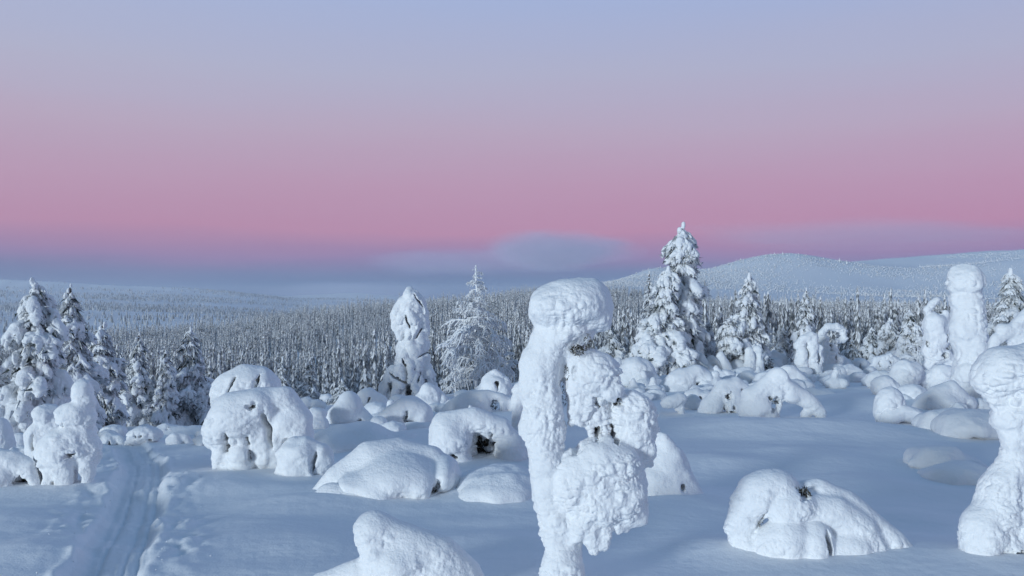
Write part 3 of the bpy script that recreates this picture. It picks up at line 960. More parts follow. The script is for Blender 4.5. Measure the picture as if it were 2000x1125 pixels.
shrub('standing snow figure like a mother beside the ring-topped snow tree', 735, [
    C((1560, 676, 10), (1568, 662, 9), (1582, 658, 9)), C((1588, 660, 10), (1586, 690, 12), (1592, 720, 11)), E(1566, 700, 14, 20, 14), C((1600, 680, 6), (1604, 705, 7), (1600, 730, 6)), C((1572, 715, 9), (1578, 744, 6)), C((1594, 720, 8), (1588, 744, 6))],
      holes=[H(1576, 690, 3, 12, 12, -12), H(1598, 700, 3, 10, 12, -10)], A=1.8, L=6, top=0.3, k=4, h=1.2, name='snow_covered_sapling', cat='snow-covered sapling')
shrub('snow tree whose top bends over into an open white ring, right of middle', 730, [
    C((1608, 668, 7), (1606, 652, 8), (1616, 640, 7), (1634, 638, 7), (1646, 648, 7), (1646, 662, 6), (1636, 666, 5)), C((1610, 665, 9), (1614, 700, 9), (1618, 732, 10)), E(1624, 690, 14, 20, 13), E(1636, 705, 10, 14, 10), E(1616, 715, 16, 14, 14), E(1604, 690, 7, 16, 9)],
      holes=[H(1620, 680, 3, 7, 10, -12), H(1632, 698, 3, 6, 8, -9)], A=1.8, L=5.5, top=0.35, k=4, h=1.2, name='snow_covered_sapling', cat='snow-covered sapling')
shrub('rounded snow shrub with a low brow under the ring-topped snow tree', 725, [E(1644, 710, 18, 13, 16), C((1626, 722, 8), (1644, 704, 9), (1660, 722, 7))], holes=[H(1638, 716, 4, 4, 8, -14)], A=1.2, L=6, k=5, h=1.2)
shrub('blue-shaded snow shrub with keyhole slit, second right of the ring-topped tree', 725, [E(1680, 712, 18, 13, 15), E(1692, 716, 9, 10, 10)], holes=[H(1676, 716, 2, 7, 9, -14)], A=1.0, L=6, k=5, h=1.2)
shrub('arching snow shrub with two dark holes behind the cluster of snow boulders', 728, [C((1700, 724, 8), (1712, 704, 9), (1736, 697, 8), (1754, 708, 7)), E(1728, 714, 20, 13, 16), E(1745, 718, 10, 10, 12)], holes=[H(1737, 707, 3.5, 3.5, 9, -14), H(1715, 711, 3, 5, 10, -12), H(1731, 715, 2, 2, 7, -16)], A=1.1, L=6, k=4, h=1.2)
shrub('pale snow hummock at the foot of the dark spruces, right side', 712, [E(1782, 696, 24, 16, 20), E(1756, 694, 18, 10, 14), E(1800, 702, 14, 12, 14)], A=0.9, L=7, k=6, h=1.3)
shrub('bulky snow-bound spruce with a bent horn-like tip, left of the tall pillar', 708, [
    E(1826, 636, 24, 26, 23), C((1812, 606, 8), (1822, 596, 7), (1830, 588, 6)), E(1830, 660, 24, 24, 22), E(1822, 682, 20, 20, 20), E(1834, 697, 22, 14, 20), C((1846, 610, 6), (1848, 630, 9), (1852, 660, 9)), C((1846, 695, 12, -6), (1856, 712, 10, -6)), C((1818, 690, 11), (1816, 714, 9))],
      holes=[H(1833, 612, 5, 4, 12, -12), H(1838, 694, 5, 8, 14, -18, 20), H(1810, 672, 3, 8, 12, -14), H(1843, 660, 3, 8, 10, -18)], A=2.2, L=7, top=0.15, k=5, h=1.3, d=24, name=BIG, cat='snow-covered tree')
shrub('snow boulder with a rounded crown and wrinkled face, top of the right-hand cluster', 762, [E(1770, 732, 30, 28, 28), E(1764, 745, 24, 22, 24, 0, -4), C((1786, 722, 16, 4), (1808, 752, 9, 6))], A=1.7, L=8, top=0.05, k=7, h=1.4)
shrub('smooth snow lump at the far left of the right-hand cluster', 758, [E(1710, 742, 20, 18, 20), E(1726, 738, 14, 14, 16)], A=0.9, L=8, k=7, h=1.4)
shrub('rounded snow lump second from left in the right-hand cluster', 784, [E(1726, 756, 24, 23, 24), E(1742, 762, 16, 18, 20)], A=0.9, L=8, k=7, h=1.5)
shrub('tilted egg-shaped snow boulder at the front left of the right-hand cluster', 828, [E(1736, 786, 27, 32, 27, -25), E(1724, 805, 16, 24, 20), E(1758, 800, 12, 22, 18)], A=1.8, L=9, top=0.06, k=8, h=1.5)
shrub('log-shaped snow bolster lying in front of the tilted egg-shaped boulder', 830, [C((1738, 812, 18), (1770, 806, 17), (1798, 818, 13)), E(1780, 812, 24, 16, 20), E(1740, 818, 20, 13, 18)], A=1.3, L=8, top=0.06, k=7, h=1.5, bank=0.03)
shrub('smooth snow bolster wedged in the middle of the right-hand cluster', 795, [E(1782, 768, 28, 18, 24), E(1800, 776, 14, 14, 16), E(1768, 775, 14, 16, 16)], A=0.8, L=9, k=8, h=1.5)
shrub('wrinkled yellowish snow stump left of the tall pillar', 772, [E(1840, 736, 28, 25, 26), E(1832, 750, 22, 18, 22), E(1856, 740, 14, 20, 18)], A=1.9, L=8, top=0.06, k=7, h=1.4)
shrub('big draped snow ridge in front of the tall pillar', 806, [C((1800, 800, 16), (1830, 776, 20), (1856, 762, 19), (1880, 782, 16)), E(1845, 786, 34, 24, 28), E(1815, 790, 20, 20, 22)], A=0.7, L=10, k=10, h=1.6, deep=1.4, bank=0.03)
shrub('round snow cushion at the foot of the tall pillar', 804, [E(1882, 788, 24, 19, 22), E(1872, 792, 14, 14, 16)], A=0.5, L=9, k=8, h=1.5, bank=0.03)
shrub('small pale snow lobe between the tall pillar and the right-edge tree', 803, [E(1916, 792, 18, 14, 16), E(1926, 796, 12, 10, 12)], A=0.6, L=8, k=7, h=1.5)
shrub('long sloping snow bank under the right-hand cluster', 852, [C((1794, 850, 10), (1830, 822, 20), (1865, 812, 16)), E(1845, 832, 44, 24, 36), E(1880, 824, 30, 20, 28)], A=0.6, L=11, k=12, h=1.7, deep=1.8, bank=0.03)
shrub('broad snow dome with one small dark burrow, in front of the right-hand cluster', 860, [E(1895, 834, 58, 32, 46), E(1925, 840, 30, 26, 34), E(1862, 846, 26, 18, 28)], holes=[H(1886, 853, 8, 4, 14, -44)], A=0.9, L=11, top=0.05, k=14, h=1.7, deep=1.6, bank=0.03)
shrub('low wind-shaped snow drift beside the waist of the right-edge tree', 912, [E(1836, 912, 48, 36, 44), C((1785, 908, 8), (1820, 892, 14), (1855, 886, 12)), E(1880, 918, 52, 32, 40)], A=0.4, L=12, k=16, h=2.0, bank=0.0, deep=1.8)
shrub('second softer snow drift below the first, beside the right-edge tree', 935, [E(1900, 946, 62, 40, 48), E(1850, 946, 42, 28, 38)], A=0.3, L=12, k=16, h=2.2, bank=0.0, deep=1.8)
shrub('drooping snow bough curling down behind the head of the right-edge tree', 720, [C((1938, 680, 9), (1946, 662, 11), (1968, 650, 12), (1990, 630, 13), (2010, 612, 14)), E(1960, 643, 16, 11, 14), E(1990, 655, 24, 24, 20, 0, 8), E(2000, 690, 30, 40, 24, 0, 8)], A=1.4, L=8, top=0.12, k=6, h=1.4, d=20.0)
# --- left side
shrub('snow tree like a three-tiered snowman with drooping arms, by the ski track', 958, [
    E(158, 768, 24, 22, 23), E(166, 785, 18, 14, 18), E(146, 815, 36, 24, 32), E(158, 806, 28, 18, 26), E(172, 822, 16, 18, 18), E(132, 872, 54, 40, 46), E(148, 850, 40, 24, 36), E(174, 880, 24, 36, 28), E(104, 890, 28, 36, 30),
    C((90, 890, 16, -6), (84, 945, 13, -6)), C((110, 900, 20, -22), (112, 950, 15, -20)), C((140, 905, 20, -28), (140, 955, 16, -26)), C((172, 900, 16, -12), (176, 945, 12, -10)), E(125, 890, 30, 34, 30, 0, -20), C((130, 930, 24), (130, 960, 26))]
      + pods(4, 100, 150, 955, 8, 21, -30), holes=[H(152, 882, 8, 6, 12, -34, 10), H(137, 826, 4, 4, 10, -28), H(98, 930, 6, 16, 22, -22), H(162, 935, 5, 18, 20, -18), H(126, 940, 4, 14, 14, -32)],
      A=2.6, L=10, top=0.15, k=8, h=1.6, name=BIG, cat='snow-covered tree', bank=0.03)
shrub('hunched snow shrub tucked behind the three-tiered snowman tree', 905, [
    E(92, 812, 28, 22, 26), E(78, 850, 26, 30, 26), C((62, 850, 12), (62, 895, 11)), E(74, 880, 18, 24, 20), E(104, 840, 24, 26, 24), C((88, 860, 12, -14), (84, 900, 10, -14))], holes=[H(76, 862, 5, 14, 16, -24), H(96, 870, 4, 14, 14, -16)], A=2.2, L=9, top=0.12, k=7, h=1.6, name=BIG, cat='snow-covered tree')
shrub('snow shrub bending into a little cave at the left edge', 962, [
    C((-20, 900, 26), (20, 905, 24), (52, 918, 18), (66, 938, 12), (68, 958, 9)), E(0, 930, 36, 36, 36), E(20, 945, 18, 22, 24), E(-10, 950, 34, 24, 34)], holes=[H(46, 944, 16, 15, 26, -6)], A=1.6, L=9, top=0.1, k=9, h=1.6)
shrub('tall snow hump cut off by the left edge', 890, [E(-2, 850, 24, 34, 26), E(8, 868, 18, 24, 22), E(-10, 880, 24, 24, 24)], A=1.2, L=9, k=8, h=1.6)
shrub('small snow hummock under the spruces behind the left-edge shrubs', 880, [E(40, 862, 22, 16, 20), E(30, 872, 18, 14, 18)], A=0.7, L=8, k=8, h=1.6)
shrub('rounded snow cushion left of the end of the ski track', 862, [E(222, 844, 26, 14, 22), E(214, 856, 26, 11, 22, 0, -6)], A=0.7, L=8, k=7, h=1.5)
shrub('speckled low snow mound with dark twigs poking out at the end of the track', 872, [E(282, 850, 34, 17, 28), E(272, 862, 24, 14, 22)], holes=[H(274, 849, 2.5, 3, 9, -27), H(283, 848, 3.5, 3, 9, -28), H(300, 856, 4, 2.5, 10, -24), H(286, 870, 4, 3, 9, -26)], A=1.6, L=7, top=0.3, k=7, h=1.4)
shrub('long soft snow bank right of the end of the ski track', 858, [E(345, 850, 46, 15, 34), E(380, 846, 30, 14, 26), E(330, 838, 26, 9, 20)], holes=[H(333, 834, 2.5, 1.5, 7, -20)], A=0.6, L=9, k=10, h=1.7)
shrub('narrow snow post with a nodding head at the wood edge, left', 840, [C((221, 784, 9), (230, 798, 10), (232, 820, 12), (232, 842, 13)), E(219, 781, 8, 6, 8)], A=1.3, L=7, top=0.15, k=5, h=1.4, name='snow_covered_sapling', cat='snow-covered sapling')
shrub('drooping little snow tree with a pointed hood between frosted spruces, left', 840, [C((283, 770, 6), (284, 790, 14), (284, 836, 22)), E(272, 815, 12, 22, 14), E(298, 820, 10, 18, 12)], holes=[H(290, 790, 2, 10, 9, -12, -10)], A=1.8, L=7, top=0.3, k=5, h=1.4, name='snow_covered_sapling', cat='snow-covered sapling', d=24)


_rg = random.Random(5)
# scattered smaller humps that fill the back rows of the field
for (x, y, r, lb) in [(1040, 778, 13, 'small snow hump peeping out behind the arched bough by the central tree'), (1280, 772, 16, 'soft snow hump on the field edge left of the mushroom-shaped clump'),
                      (1300, 742, 12, 'small snow hump left of the grotto mound below the tall spruce'), (1345, 716, 12, 'small snow hump against the skirts of the tall spruce'),
                      (1425, 745, 15, 'soft hump behind the many-windowed arched mound'), (1530, 733, 13, 'plain hump between the double hood and the looped bough'),
                      (1676, 738, 14, 'faint flat hump in the open field under the keyhole shrub'), (660, 852, 16, 'plain hump left below the snow figure with a round head'),
                      (560, 800, 12, 'little hump at the wood edge right behind the twin-lobed mushroom'), (770, 838, 18, 'plain hump in front of the slit-eyed dome'),
                      (905, 772, 14, 'little hump at the foot of the frosted larch'), (1015, 790, 14, 'plain hump tucked left of the upright stump'),
                      (400, 850, 15, 'little hump left of the twin-lobed mushroom'), (1580, 740, 11, 'tiny hump at the feet of the mother-like snow figure')]:
    shrub(lb, y + r * 0.6, [E(x, y, r * 1.3, r * 0.8, r * 1.2), E(x + r * _rg.uniform(-0.8, 0.8), y + r * 0.3, r, r * 0.6, r)], A=0.6, L=7, k=6, h=1.4)


# the crowd of lesser buried shrubs that fill the back of the field, much alike
for n_, (x0, x1, y0, y1) in [(30, (585, 1010, 778, 846)), (50, (1195, 1670, 702, 772)), (16, (1200, 1440, 738, 806)), (9, (1615, 1700, 704, 748)), (22, (1690, 1880, 704, 800)), (12, (200, 420, 836, 868)), (6, (20, 120, 850, 900))]:
    for _k in range(n_):
        _y = y0 + (y1 - y0) * _rg.random() ** 1.3
        _x = _rg.uniform(x0, x1)
        _u = (_y - y0) / (y1 - y0)
        _r = _rg.uniform(9, 15) * (0.8 + 0.5 * _u)
        _p = [E(_x, _y, _r * _rg.uniform(1.0, 1.5), _r * _rg.uniform(0.7, 1.0), _r * 1.1)]
        for _j in range(_rg.randint(1, 3)):
            _p.append(E(_x + _r * _rg.uniform(-1.3, 1.3), _y + _r * _rg.uniform(-0.3, 0.4), _r * _rg.uniform(0.5, 0.9), _r * _rg.uniform(0.5, 0.8), _r * 0.8, 0, _r * _rg.uniform(-0.6, 0.5)))
        if _rg.random() < 0.45:
            _sd = _rg.choice((-1, 1))
            _p.append(C((_x, _y - _r * 0.5, _r * 0.5), (_x + _sd * _r * 1.2, _y - _r * 0.3, _r * 0.45), (_x + _sd * _r * 1.9, _y + _r * 0.8, _r * 0.35)))
        if _rg.random() < 0.18:
            _p.append(C((_x, _y, _r * 0.7), (_x + _rg.uniform(-5, 5), _y - _r * _rg.uniform(1.2, 2.0), _r * 0.42)))
        _hl = [H(_x + _r * _rg.uniform(-0.6, 0.6), _y + _r * 0.25, _r * 0.16, _r * 0.42, _r * 0.8, -_r * 0.9, _rg.uniform(-30, 30))] if _rg.random() < 0.3 else []
        shrub('rounded snow-buried shrub, one of many small humps at the back of the field', _y + _r * 0.75, _p, _hl, A=1.1, L=6.5, top=0.1, k=5, h=1.4,
              group='small snow-buried shrubs crowding the back of the field')


def make_shrub(i, q):
    xs = []
    zs = []
    for p in q['prims']:
        a, b = _bounds(p)
        xs += [a[0], b[0]]
        zs += [a[2], b[2]]
    cx = 0.5 * (min(xs) + max(xs))
    width = max(xs) - min(xs)
    base = q['base']
    if q['d'] is None:
        d0 = find_d(cx, base)
        off = q['off'] if q['off'] is not None else min(0.30 * width, 60)
        d = d0 * (1 + 0.6 * off / F_PX)
    else:
        d = q['d']
    s = d / F_PX
    org = at(cx, base, d)
    q.update(cx=cx, s=s, org=org, depth=d, width=width)
    return q


# wind drifts rolling through the open snow
for (_px, _py, _r, _hh) in [(1250, 800, 1.3, 0.16), (1340, 838, 1.2, 0.16), (1440, 850, 1.0, 0.13), (1660, 792, 1.6, 0.18), (1700, 850, 1.1, 0.15), (1560, 850, 1.2, 0.13), (1380, 905, 0.8, 0.10), (1620, 895, 0.9, 0.12),
                            (1330, 985, 0.7, 0.10), (1790, 1010, 0.5, 0.09), (1400, 1080, 0.45, 0.07), (980, 1060, 0.45, 0.06), (560, 1000, 0.7, 0.10), (420, 955, 0.8, 0.11), (470, 1060, 0.5, 0.07),
                            (380, 900, 0.9, 0.12), (60, 1010, 0.6, 0.10), (90, 1080, 0.4, 0.07), (620, 1070, 0.45, 0.07), (1250, 1010, 0.6, 0.08), (1690, 940, 0.7, 0.10), (840, 860, 0.9, 0.14)]:
    _d = find_d(_px, _py)
    _p = at(_px, _py, _d)
    BUMPS.append((_p.x, _p.y, _r, _hh))


for i, q in enumerate(SHRUBS):
    make_shrub(i, q)
    if q['bank'] > 0:
        w = q['width'] * q['s']
        BUMPS.append((q['org'].x + 0.12 * w, q['org'].y + 0.1 * w, 0.72 * w, q['bank'] * w * 1.0))

# ------------------------------------------------------------------ ground sheet and ski track
def build_ground():
    half = math.radians(33)
    th_in = np.linspace(-half, half, 560)
    th_out = np.concatenate([np.linspace(half, 2 * math.pi - half, 90)[1:-1]])
    th = np.concatenate([th_in, th_out])
    rr = np.concatenate([np.exp(np.linspace(math.log(0.4), math.log(4.6), 26))[:-1],
                         np.exp(np.linspace(math.log(4.6), math.log(45.0), 330))[:-1],
                         np.exp(np.linspace(math.log(45.0), math.log(9400.0), 240))])
    T, R = np.meshgrid(th, rr)
    x, y = (R * np.sin(T)).ravel(), (R * np.cos(T)).ravel()
    z = ground_z(x, y)
    z = np.where(R.ravel() > 9300, np.minimum(z, -5), z)
    nr, nt = T.shape
    v = np.concatenate([np.stack([x, y, z], 1), [[0, 0, gz(0.0, 0.01)]]])
    i, j = np.meshgrid(np.arange(nr - 1), np.arange(nt), indexing='ij')
    j2 = (j + 1) % nt
    q = np.stack([i * nt + j, (i + 1) * nt + j, (i + 1) * nt + j2, i * nt + j2], -1).reshape(-1, 4)
    s, al = trail_coord(x, y)
    on = ((np.abs(s) < TRAIL_HALF + 0.01) & (al < 0.97) & (al > 0.02))
    tq = on[q].all(1)
    cap = np.stack([np.full(nt, len(v) - 1), np.arange(nt), (np.arange(nt) + 1) % nt], 1)
    g = Bag()
    g.add(v, q[~tq])
    g.f.append(np.concatenate([cap, cap[:, 2:3]], 1))
    g.m.append(np.zeros(len(cap)))
    o = link('ground', g.mesh('ground', [M_TERRAIN]))
    tag(o, 'smooth windblown snow field falling away to the valley and rising to the fells', kind='structure')
    used, inv = np.unique(q[tq], return_inverse=True)
    me = mesh_np('ski_track', v[used], inv.reshape(-1, 4), [M_TRACK])
    t = link('ski_track', me)
    tag(t, 'packed ski track with two narrow grooves curving away at lower left', kind='structure')


def terrain_material():
    """snow near by; the distant slopes mottled with woods too far to tell apart"""
    m, nt, b = new_mat('terrain_snow')
    N, K = nt.nodes, nt.links
    geo = N.new('ShaderNodeNewGeometry')

    def noise(scale, detail=4, rough=0.55, dist=0.0):
        n = N.new('ShaderNodeTexNoise')
        n.inputs['Scale'].default_value = scale
        n.inputs['Detail'].default_value = detail
        n.inputs['Roughness'].default_value = rough
        n.inputs['Distortion'].default_value = dist
        K.new(geo.outputs['Position'], n.inputs['Vector'])
        return n

    def ramp(src, a, c):
        r = N.new('ShaderNodeMapRange')
        r.inputs['From Min'].default_value = a
        r.inputs['From Max'].default_value = c
        K.new(src, r.inputs['Value'])
        return r

    def mult(a, c):
        q = N.new('ShaderNodeMath')
        q.operation = 'MULTIPLY'
        K.new(a, q.inputs[0])
        if isinstance(c, float):
            q.inputs[1].default_value = c
        else:
            K.new(c, q.inputs[1])
        return q.outputs[0]
    # woods on the far hills: patches, then fine tree-sized mottling, only below the bare tops and beyond the near forest
    sep = N.new('ShaderNodeSeparateXYZ')
    K.new(geo.outputs['Position'], sep.inputs[0])
    leng = N.new('ShaderNodeVectorMath')
    leng.operation = 'LENGTH'
    K.new(geo.outputs['Position'], leng.inputs[0])
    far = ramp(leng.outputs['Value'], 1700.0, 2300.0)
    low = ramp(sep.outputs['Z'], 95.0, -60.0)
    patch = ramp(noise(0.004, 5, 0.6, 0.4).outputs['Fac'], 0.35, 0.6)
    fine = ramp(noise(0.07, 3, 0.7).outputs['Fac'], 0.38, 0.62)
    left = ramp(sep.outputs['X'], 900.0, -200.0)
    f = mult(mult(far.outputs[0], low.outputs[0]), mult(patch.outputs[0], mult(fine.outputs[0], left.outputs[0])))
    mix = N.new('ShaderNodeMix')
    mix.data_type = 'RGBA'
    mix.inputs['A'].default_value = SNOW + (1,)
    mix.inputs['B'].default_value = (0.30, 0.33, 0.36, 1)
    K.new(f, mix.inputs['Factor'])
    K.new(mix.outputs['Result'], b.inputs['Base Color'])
    prev = None
    for sc, st, ds in ((2.2, 0.14, 0.25), (9.0, 0.16, 0.05), (60.0, 0.35, 0.01)):
        n = noise(sc, 3)
        bp = N.new('ShaderNodeBump')
        bp.inputs['Strength'].default_value = st
        bp.inputs['Distance'].default_value = ds
        K.new(n.outputs['Fac'], bp.inputs['Height'])
        if prev:
            K.new(prev.outputs[0], bp.inputs['Normal'])
        prev = bp
    K.new(prev.outputs[0], b.inputs['Normal'])
    return m


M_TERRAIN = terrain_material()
M_TRACK = snow_mat('packed_snow', (0.82, 0.84, 0.86), (10.0, 40.0), (0.25, 0.3), 0.04, 3.0)
build_ground()

# ------------------------------------------------------------------ haze over the valley and the clouds beyond it
def vol_mat(name, density, color=(0.95, 0.96, 1.0), aniso=0.0):
    m = bpy.data.materials.new(name)
    m.use_nodes = True
    nt = m.node_tree
    nt.nodes.remove(nt.nodes['Principled BSDF'])
    pv = nt.nodes.new('ShaderNodeVolumePrincipled')
    pv.inputs['Color'].default_value = color + (1,)
    pv.inputs['Density'].default_value = density
    pv.inputs['Anisotropy'].default_value = aniso
    nt.links.new(pv.outputs[0], nt.nodes['Material Output'].inputs['Volume'])
    return m, nt, pv


def box_mesh(name, lo, hi, mats):
    (a, b, c), (d, e, f) = lo, hi
    v = [(a, b, c), (d, b, c), (d, e, c), (a, e, c), (a, b, f), (d, b, f), (d, e, f), (a, e, f)]
    q = [(0, 3, 2, 1), (4, 5, 6, 7), (0, 1, 5, 4), (1, 2, 6, 5), (2, 3, 7, 6), (3, 0, 4, 7)]
    return mesh_np(name, np.array(v), np.array(q), mats, smooth=False)


_gm = np.empty(len(bpy.data.meshes["ground"].vertices) * 3, np.float32)
bpy.data.meshes["ground"].vertices.foreach_get("co", _gm)
GROUND_LOW, GROUND_HIGH = float(_gm[2::3].min()), float(_gm[2::3].max())
if HAZE_DENSITY > 0:
    m_haze, _, _ = vol_mat('haze_air', HAZE_DENSITY, (0.86, 0.93, 1.0))
    hz = link('haze', box_mesh('haze', (-9600, -9600, GROUND_LOW - 1), (9600, 9600, GROUND_HIGH + 4), [m_haze]))
    tag(hz, 'thin pale air filling the valley and softening the far fells', kind='stuff')


def build_shrub(i, q):
    rng = np.random.default_rng(100 + i)
    cx, s, org, base = q['cx'], q['s'], q['org'], q['base']
    gzv = gz(org.x, org.y)
    # local coordinates: x right of the root, y away, z up from the ground at the root
    zmin = -(base) + (gzv - org.z) / s - 0.10 * q['width'] - 6
    front = {}
    holes = []
    for (px, py, rx, ry, rz, dy, rot) in q['holes']:
        if dy is None:
            dy = -max(p[5] if p[0] == 'e' else 10 for p in q['prims'][:1]) * 0.8
        holes.append(E(px, py, rx, ry, (rz if rz is not None else max(rx, ry)) * 1.7, rot, dy))
    v, f = sculpt(q['prims'], holes + q['through'], q['k'], q['h'] or 2.0, zmin, 4.0 if q['h'] and q['h'] > 1.5 else 2.5)
    wd = q['width']
    v = warp(v, min(0.05 * wd, 8.0), max(0.30 * wd, 14.0), 3 * i)
    v = crust(v, f, q['A'] * (1.1 if q['name'] == BIG else 1.35), q['L'], 7 * i + 1, q['top'], q['pop'])
    vm = np.stack([(v[:, 0] - cx) * s, v[:, 1] * s, (v[:, 2] + base) * s + (org.z - gzv)], 1)
    me = mesh_np('snow', vm, f, [M_SNOW])
    loc = (org.x, org.y, gzv)
    if q['holes'] and q['twigs'] > 0:
        root = bpy.data.objects.new(q['name'], None)
        root.empty_display_size = 0.1
        root.location = loc
        COL.objects.link(root)
        link('snow', me, root)
        bag = Bag()  # twigs, mostly dark: they also fill the sunlit hollows in place of shade
        for (_, px, py, rx, ry, rz, rot, dy) in holes:
            n = int(40 + 0.9 * rx * ry ** 0.9 * q['twigs'])

            def place(r):
                a = r.normal(size=3)
                a /= np.linalg.norm(a)
                p = np.array((px + a[0] * rx * 0.95, dy + rz * (0.55 + 0.42 * abs(a[1])), -py + a[2] * ry * 0.95))
                d = np.array((r.normal() * 0.6, -0.25 + r.normal() * 0.3, -0.5 + 0.7 * r.normal()))
                return p, d / np.linalg.norm(d)
            tv, tf = strips(rng, min(n, 520), place, max(3.5, min(rx, ry) * 0.7), 0.2)
            bag.add(tv, tf)
            bag.m[-1] = (np.arange(len(tf)) % 5 < 1).astype(int)
        allv = np.concatenate(bag.v)
        bag.v = [np.stack([(allv[:, 0] - cx) * s, allv[:, 1] * s, (allv[:, 2] + base) * s + (org.z - gzv)], 1)]
        tag(link('twigs', bag.mesh('twigs', [M_TWIG, M_FROST_NEEDLE], False), root), kind='stuff')
    else:
        root = link(q['name'], me, None, loc)
    tag(root, q['label'], q['cat'], q['group'])


def build_crumbs():
    """loose clods thrown up beside the track"""
    rng = np.random.default_rng(3)
    bag = Bag()
    ico = np.array([(0, 0, 1), (0.9, 0, 0.3), (0.28, 0.85, 0.3), (-0.72, 0.53, 0.3), (-0.72, -0.53, 0.3), (0.28, -0.85, 0.3), (0, 0, -0.6)])
    fc = np.array([(0, 1, 2), (0, 2, 3), (0, 3, 4), (0, 4, 5), (0, 5, 1), (6, 2, 1), (6, 3, 2), (6, 4, 3), (6, 5, 4), (6, 1, 5)])
    n = 200
    k = rng.integers(0, len(TRAIL) - 8, n)
    a, b = TRAIL[k], TRAIL[k + 1]
    t = (b - a) / (np.linalg.norm(b - a, axis=1)[:, None] + 1e-9)
    nrm = np.stack([t[:, 1], -t[:, 0]], 1)
    off = (TRAIL_HALF + np.abs(rng.normal(0.10, 0.20, n))) * np.where(rng.random(n) < 0.5, -1, 1)
    p = a + nrm * off[:, None]
    ok = p[:, 1] > 3
    p = p[ok]
    z = ground_z(p[:, 0], p[:, 1])
    for (x, y), zz in zip(p, z):
        s = rng.uniform(0.003, 0.009) * (0.6 + 0.8 * rng.random())
        v = ico * s * rng.uniform(0.75, 1.25, (7, 3))
        w = rng.uniform(0, 6.28)
        v = np.stack([v[:, 0] * math.cos(w) - v[:, 1] * math.sin(w), v[:, 0] * math.sin(w) + v[:, 1] * math.cos(w), v[:, 2]], 1)
        bag.add(v + np.array((x, y, zz + s * 0.2)), fc)
    tag(link('snow_clods', bag.mesh('snow_clods', [M_TRACK])), 'loose clods of snow strewn along the edges of the ski track', kind='stuff')


build_crumbs()
for i, q in enumerate(SHRUBS):
    build_shrub(i, q)

# ------------------------------------------------------------------ spruces: trunk, dark foliage, snow-laden boughs, snowy tip
def to_m(v, cx, base, s):
    return np.stack([(v[:, 0] - cx) * s, v[:, 1] * s, (v[:, 2] + base) * s], 1)


def bough_mesh(kind, seed):
    """a drooping bough one unit long, along +x: snow on top, needles hanging below"""
    rg = random.Random(seed)
    U = rg.uniform
    def finger(sx, y0, side, r, drop, out):
        x1 = sx + U(1, 6)
        return C((sx, y0, r * 0.6), (x1, y0 + drop * 0.35, r, side * out * 0.6), (x1 + U(0, 4), y0 + drop * 0.75, r * 0.75, side * out), (x1 + U(1, 5), y0 + drop, r * 0.3, side * out * 1.08))
    if kind == 'pod':
        pr = [C((6, 0, 3.5), (26, 5, 6), (44, 16, 11), (54, 34, 12), (57, 44, 7))]
        for k in range(4):
            sx = U(14, 46)
            pr.append(finger(sx, 2 + sx * 0.35, rg.choice((-1, 1)), U(7, 9.5), U(24, 34), U(9, 19)))
        nn, fr, kk = 90, 0.82, 2.5
    elif kind == 'tongue':
        pr = [C((2, 0, 3), (22, 6, 4.5), (42, 20, 6.5), (54, 40, 6.5), (58, 56, 3))]
        for k in range(11):
            sx = 8 + 44 * k / 10 + U(-2, 2)
            pr.append(finger(sx, 1 + sx * 0.42, (-1) ** k, U(4.5, 7.5), U(18, 36), U(7, 20)))
        nn, fr, kk = 130, 0.86, 2.0
    else:                                        # light dusting: thin ridges of snow on needled twigs
        pr = [C((2, 0, 2.5), (22, 5, 4), (42, 16, 4.5), (58, 32, 2.5))]
        for k in range(11):
            sx = 8 + 44 * k / 10 + U(-2, 2)
            pr.append(finger(sx, sx * 0.36, (-1) ** k, U(2.6, 4.8), U(12, 26), U(9, 22)))
        nn, fr, kk = 190, 0.9, 2.0
    v, f = sculpt(pr, [], kk, 1.9 if kind != 'dust' else 1.5)
    v = warp(v, 4.0, 16.0, seed)
    v = crust(v, f, 1.5, 5.0, seed, 0.6, 0.8)
    b = Bag()
    b.add(v / 60.0, f, 0)
    r = np.random.default_rng(seed)

    def place(r):
        t = r.random()
        x = 4 + 54 * t
        y = 30 * t ** 1.4 + (14 * t if kind == 'tongue' else 0)
        p = np.array((x, r.normal() * (4 + 8 * t), -y - 4 - r.random() * 6))
        d = np.array((0.5 + 0.4 * r.random(), r.normal() * 0.8, -0.75 + 0.4 * r.normal()))
        return p, d / np.linalg.norm(d)
    k = int(nn * (1 - fr))
    tv, tf = strips(r, k, place, 15, 0.16)
    b.add(tv / 60.0, tf, 1)
    tv, tf = strips(r, nn - k, place, 15, 0.12)
    b.add(tv / 60.0, tf, 2)
    return b.mesh('bough', [M_SNOW, M_NEEDLE, M_FROST_NEEDLE])


BOUGHS = {k: [bough_mesh(k, 900 + 31 * i + 7 * len(k)) for i in range(4)] for k in ('pod', 'tongue', 'dust')}
SPRUCES = []


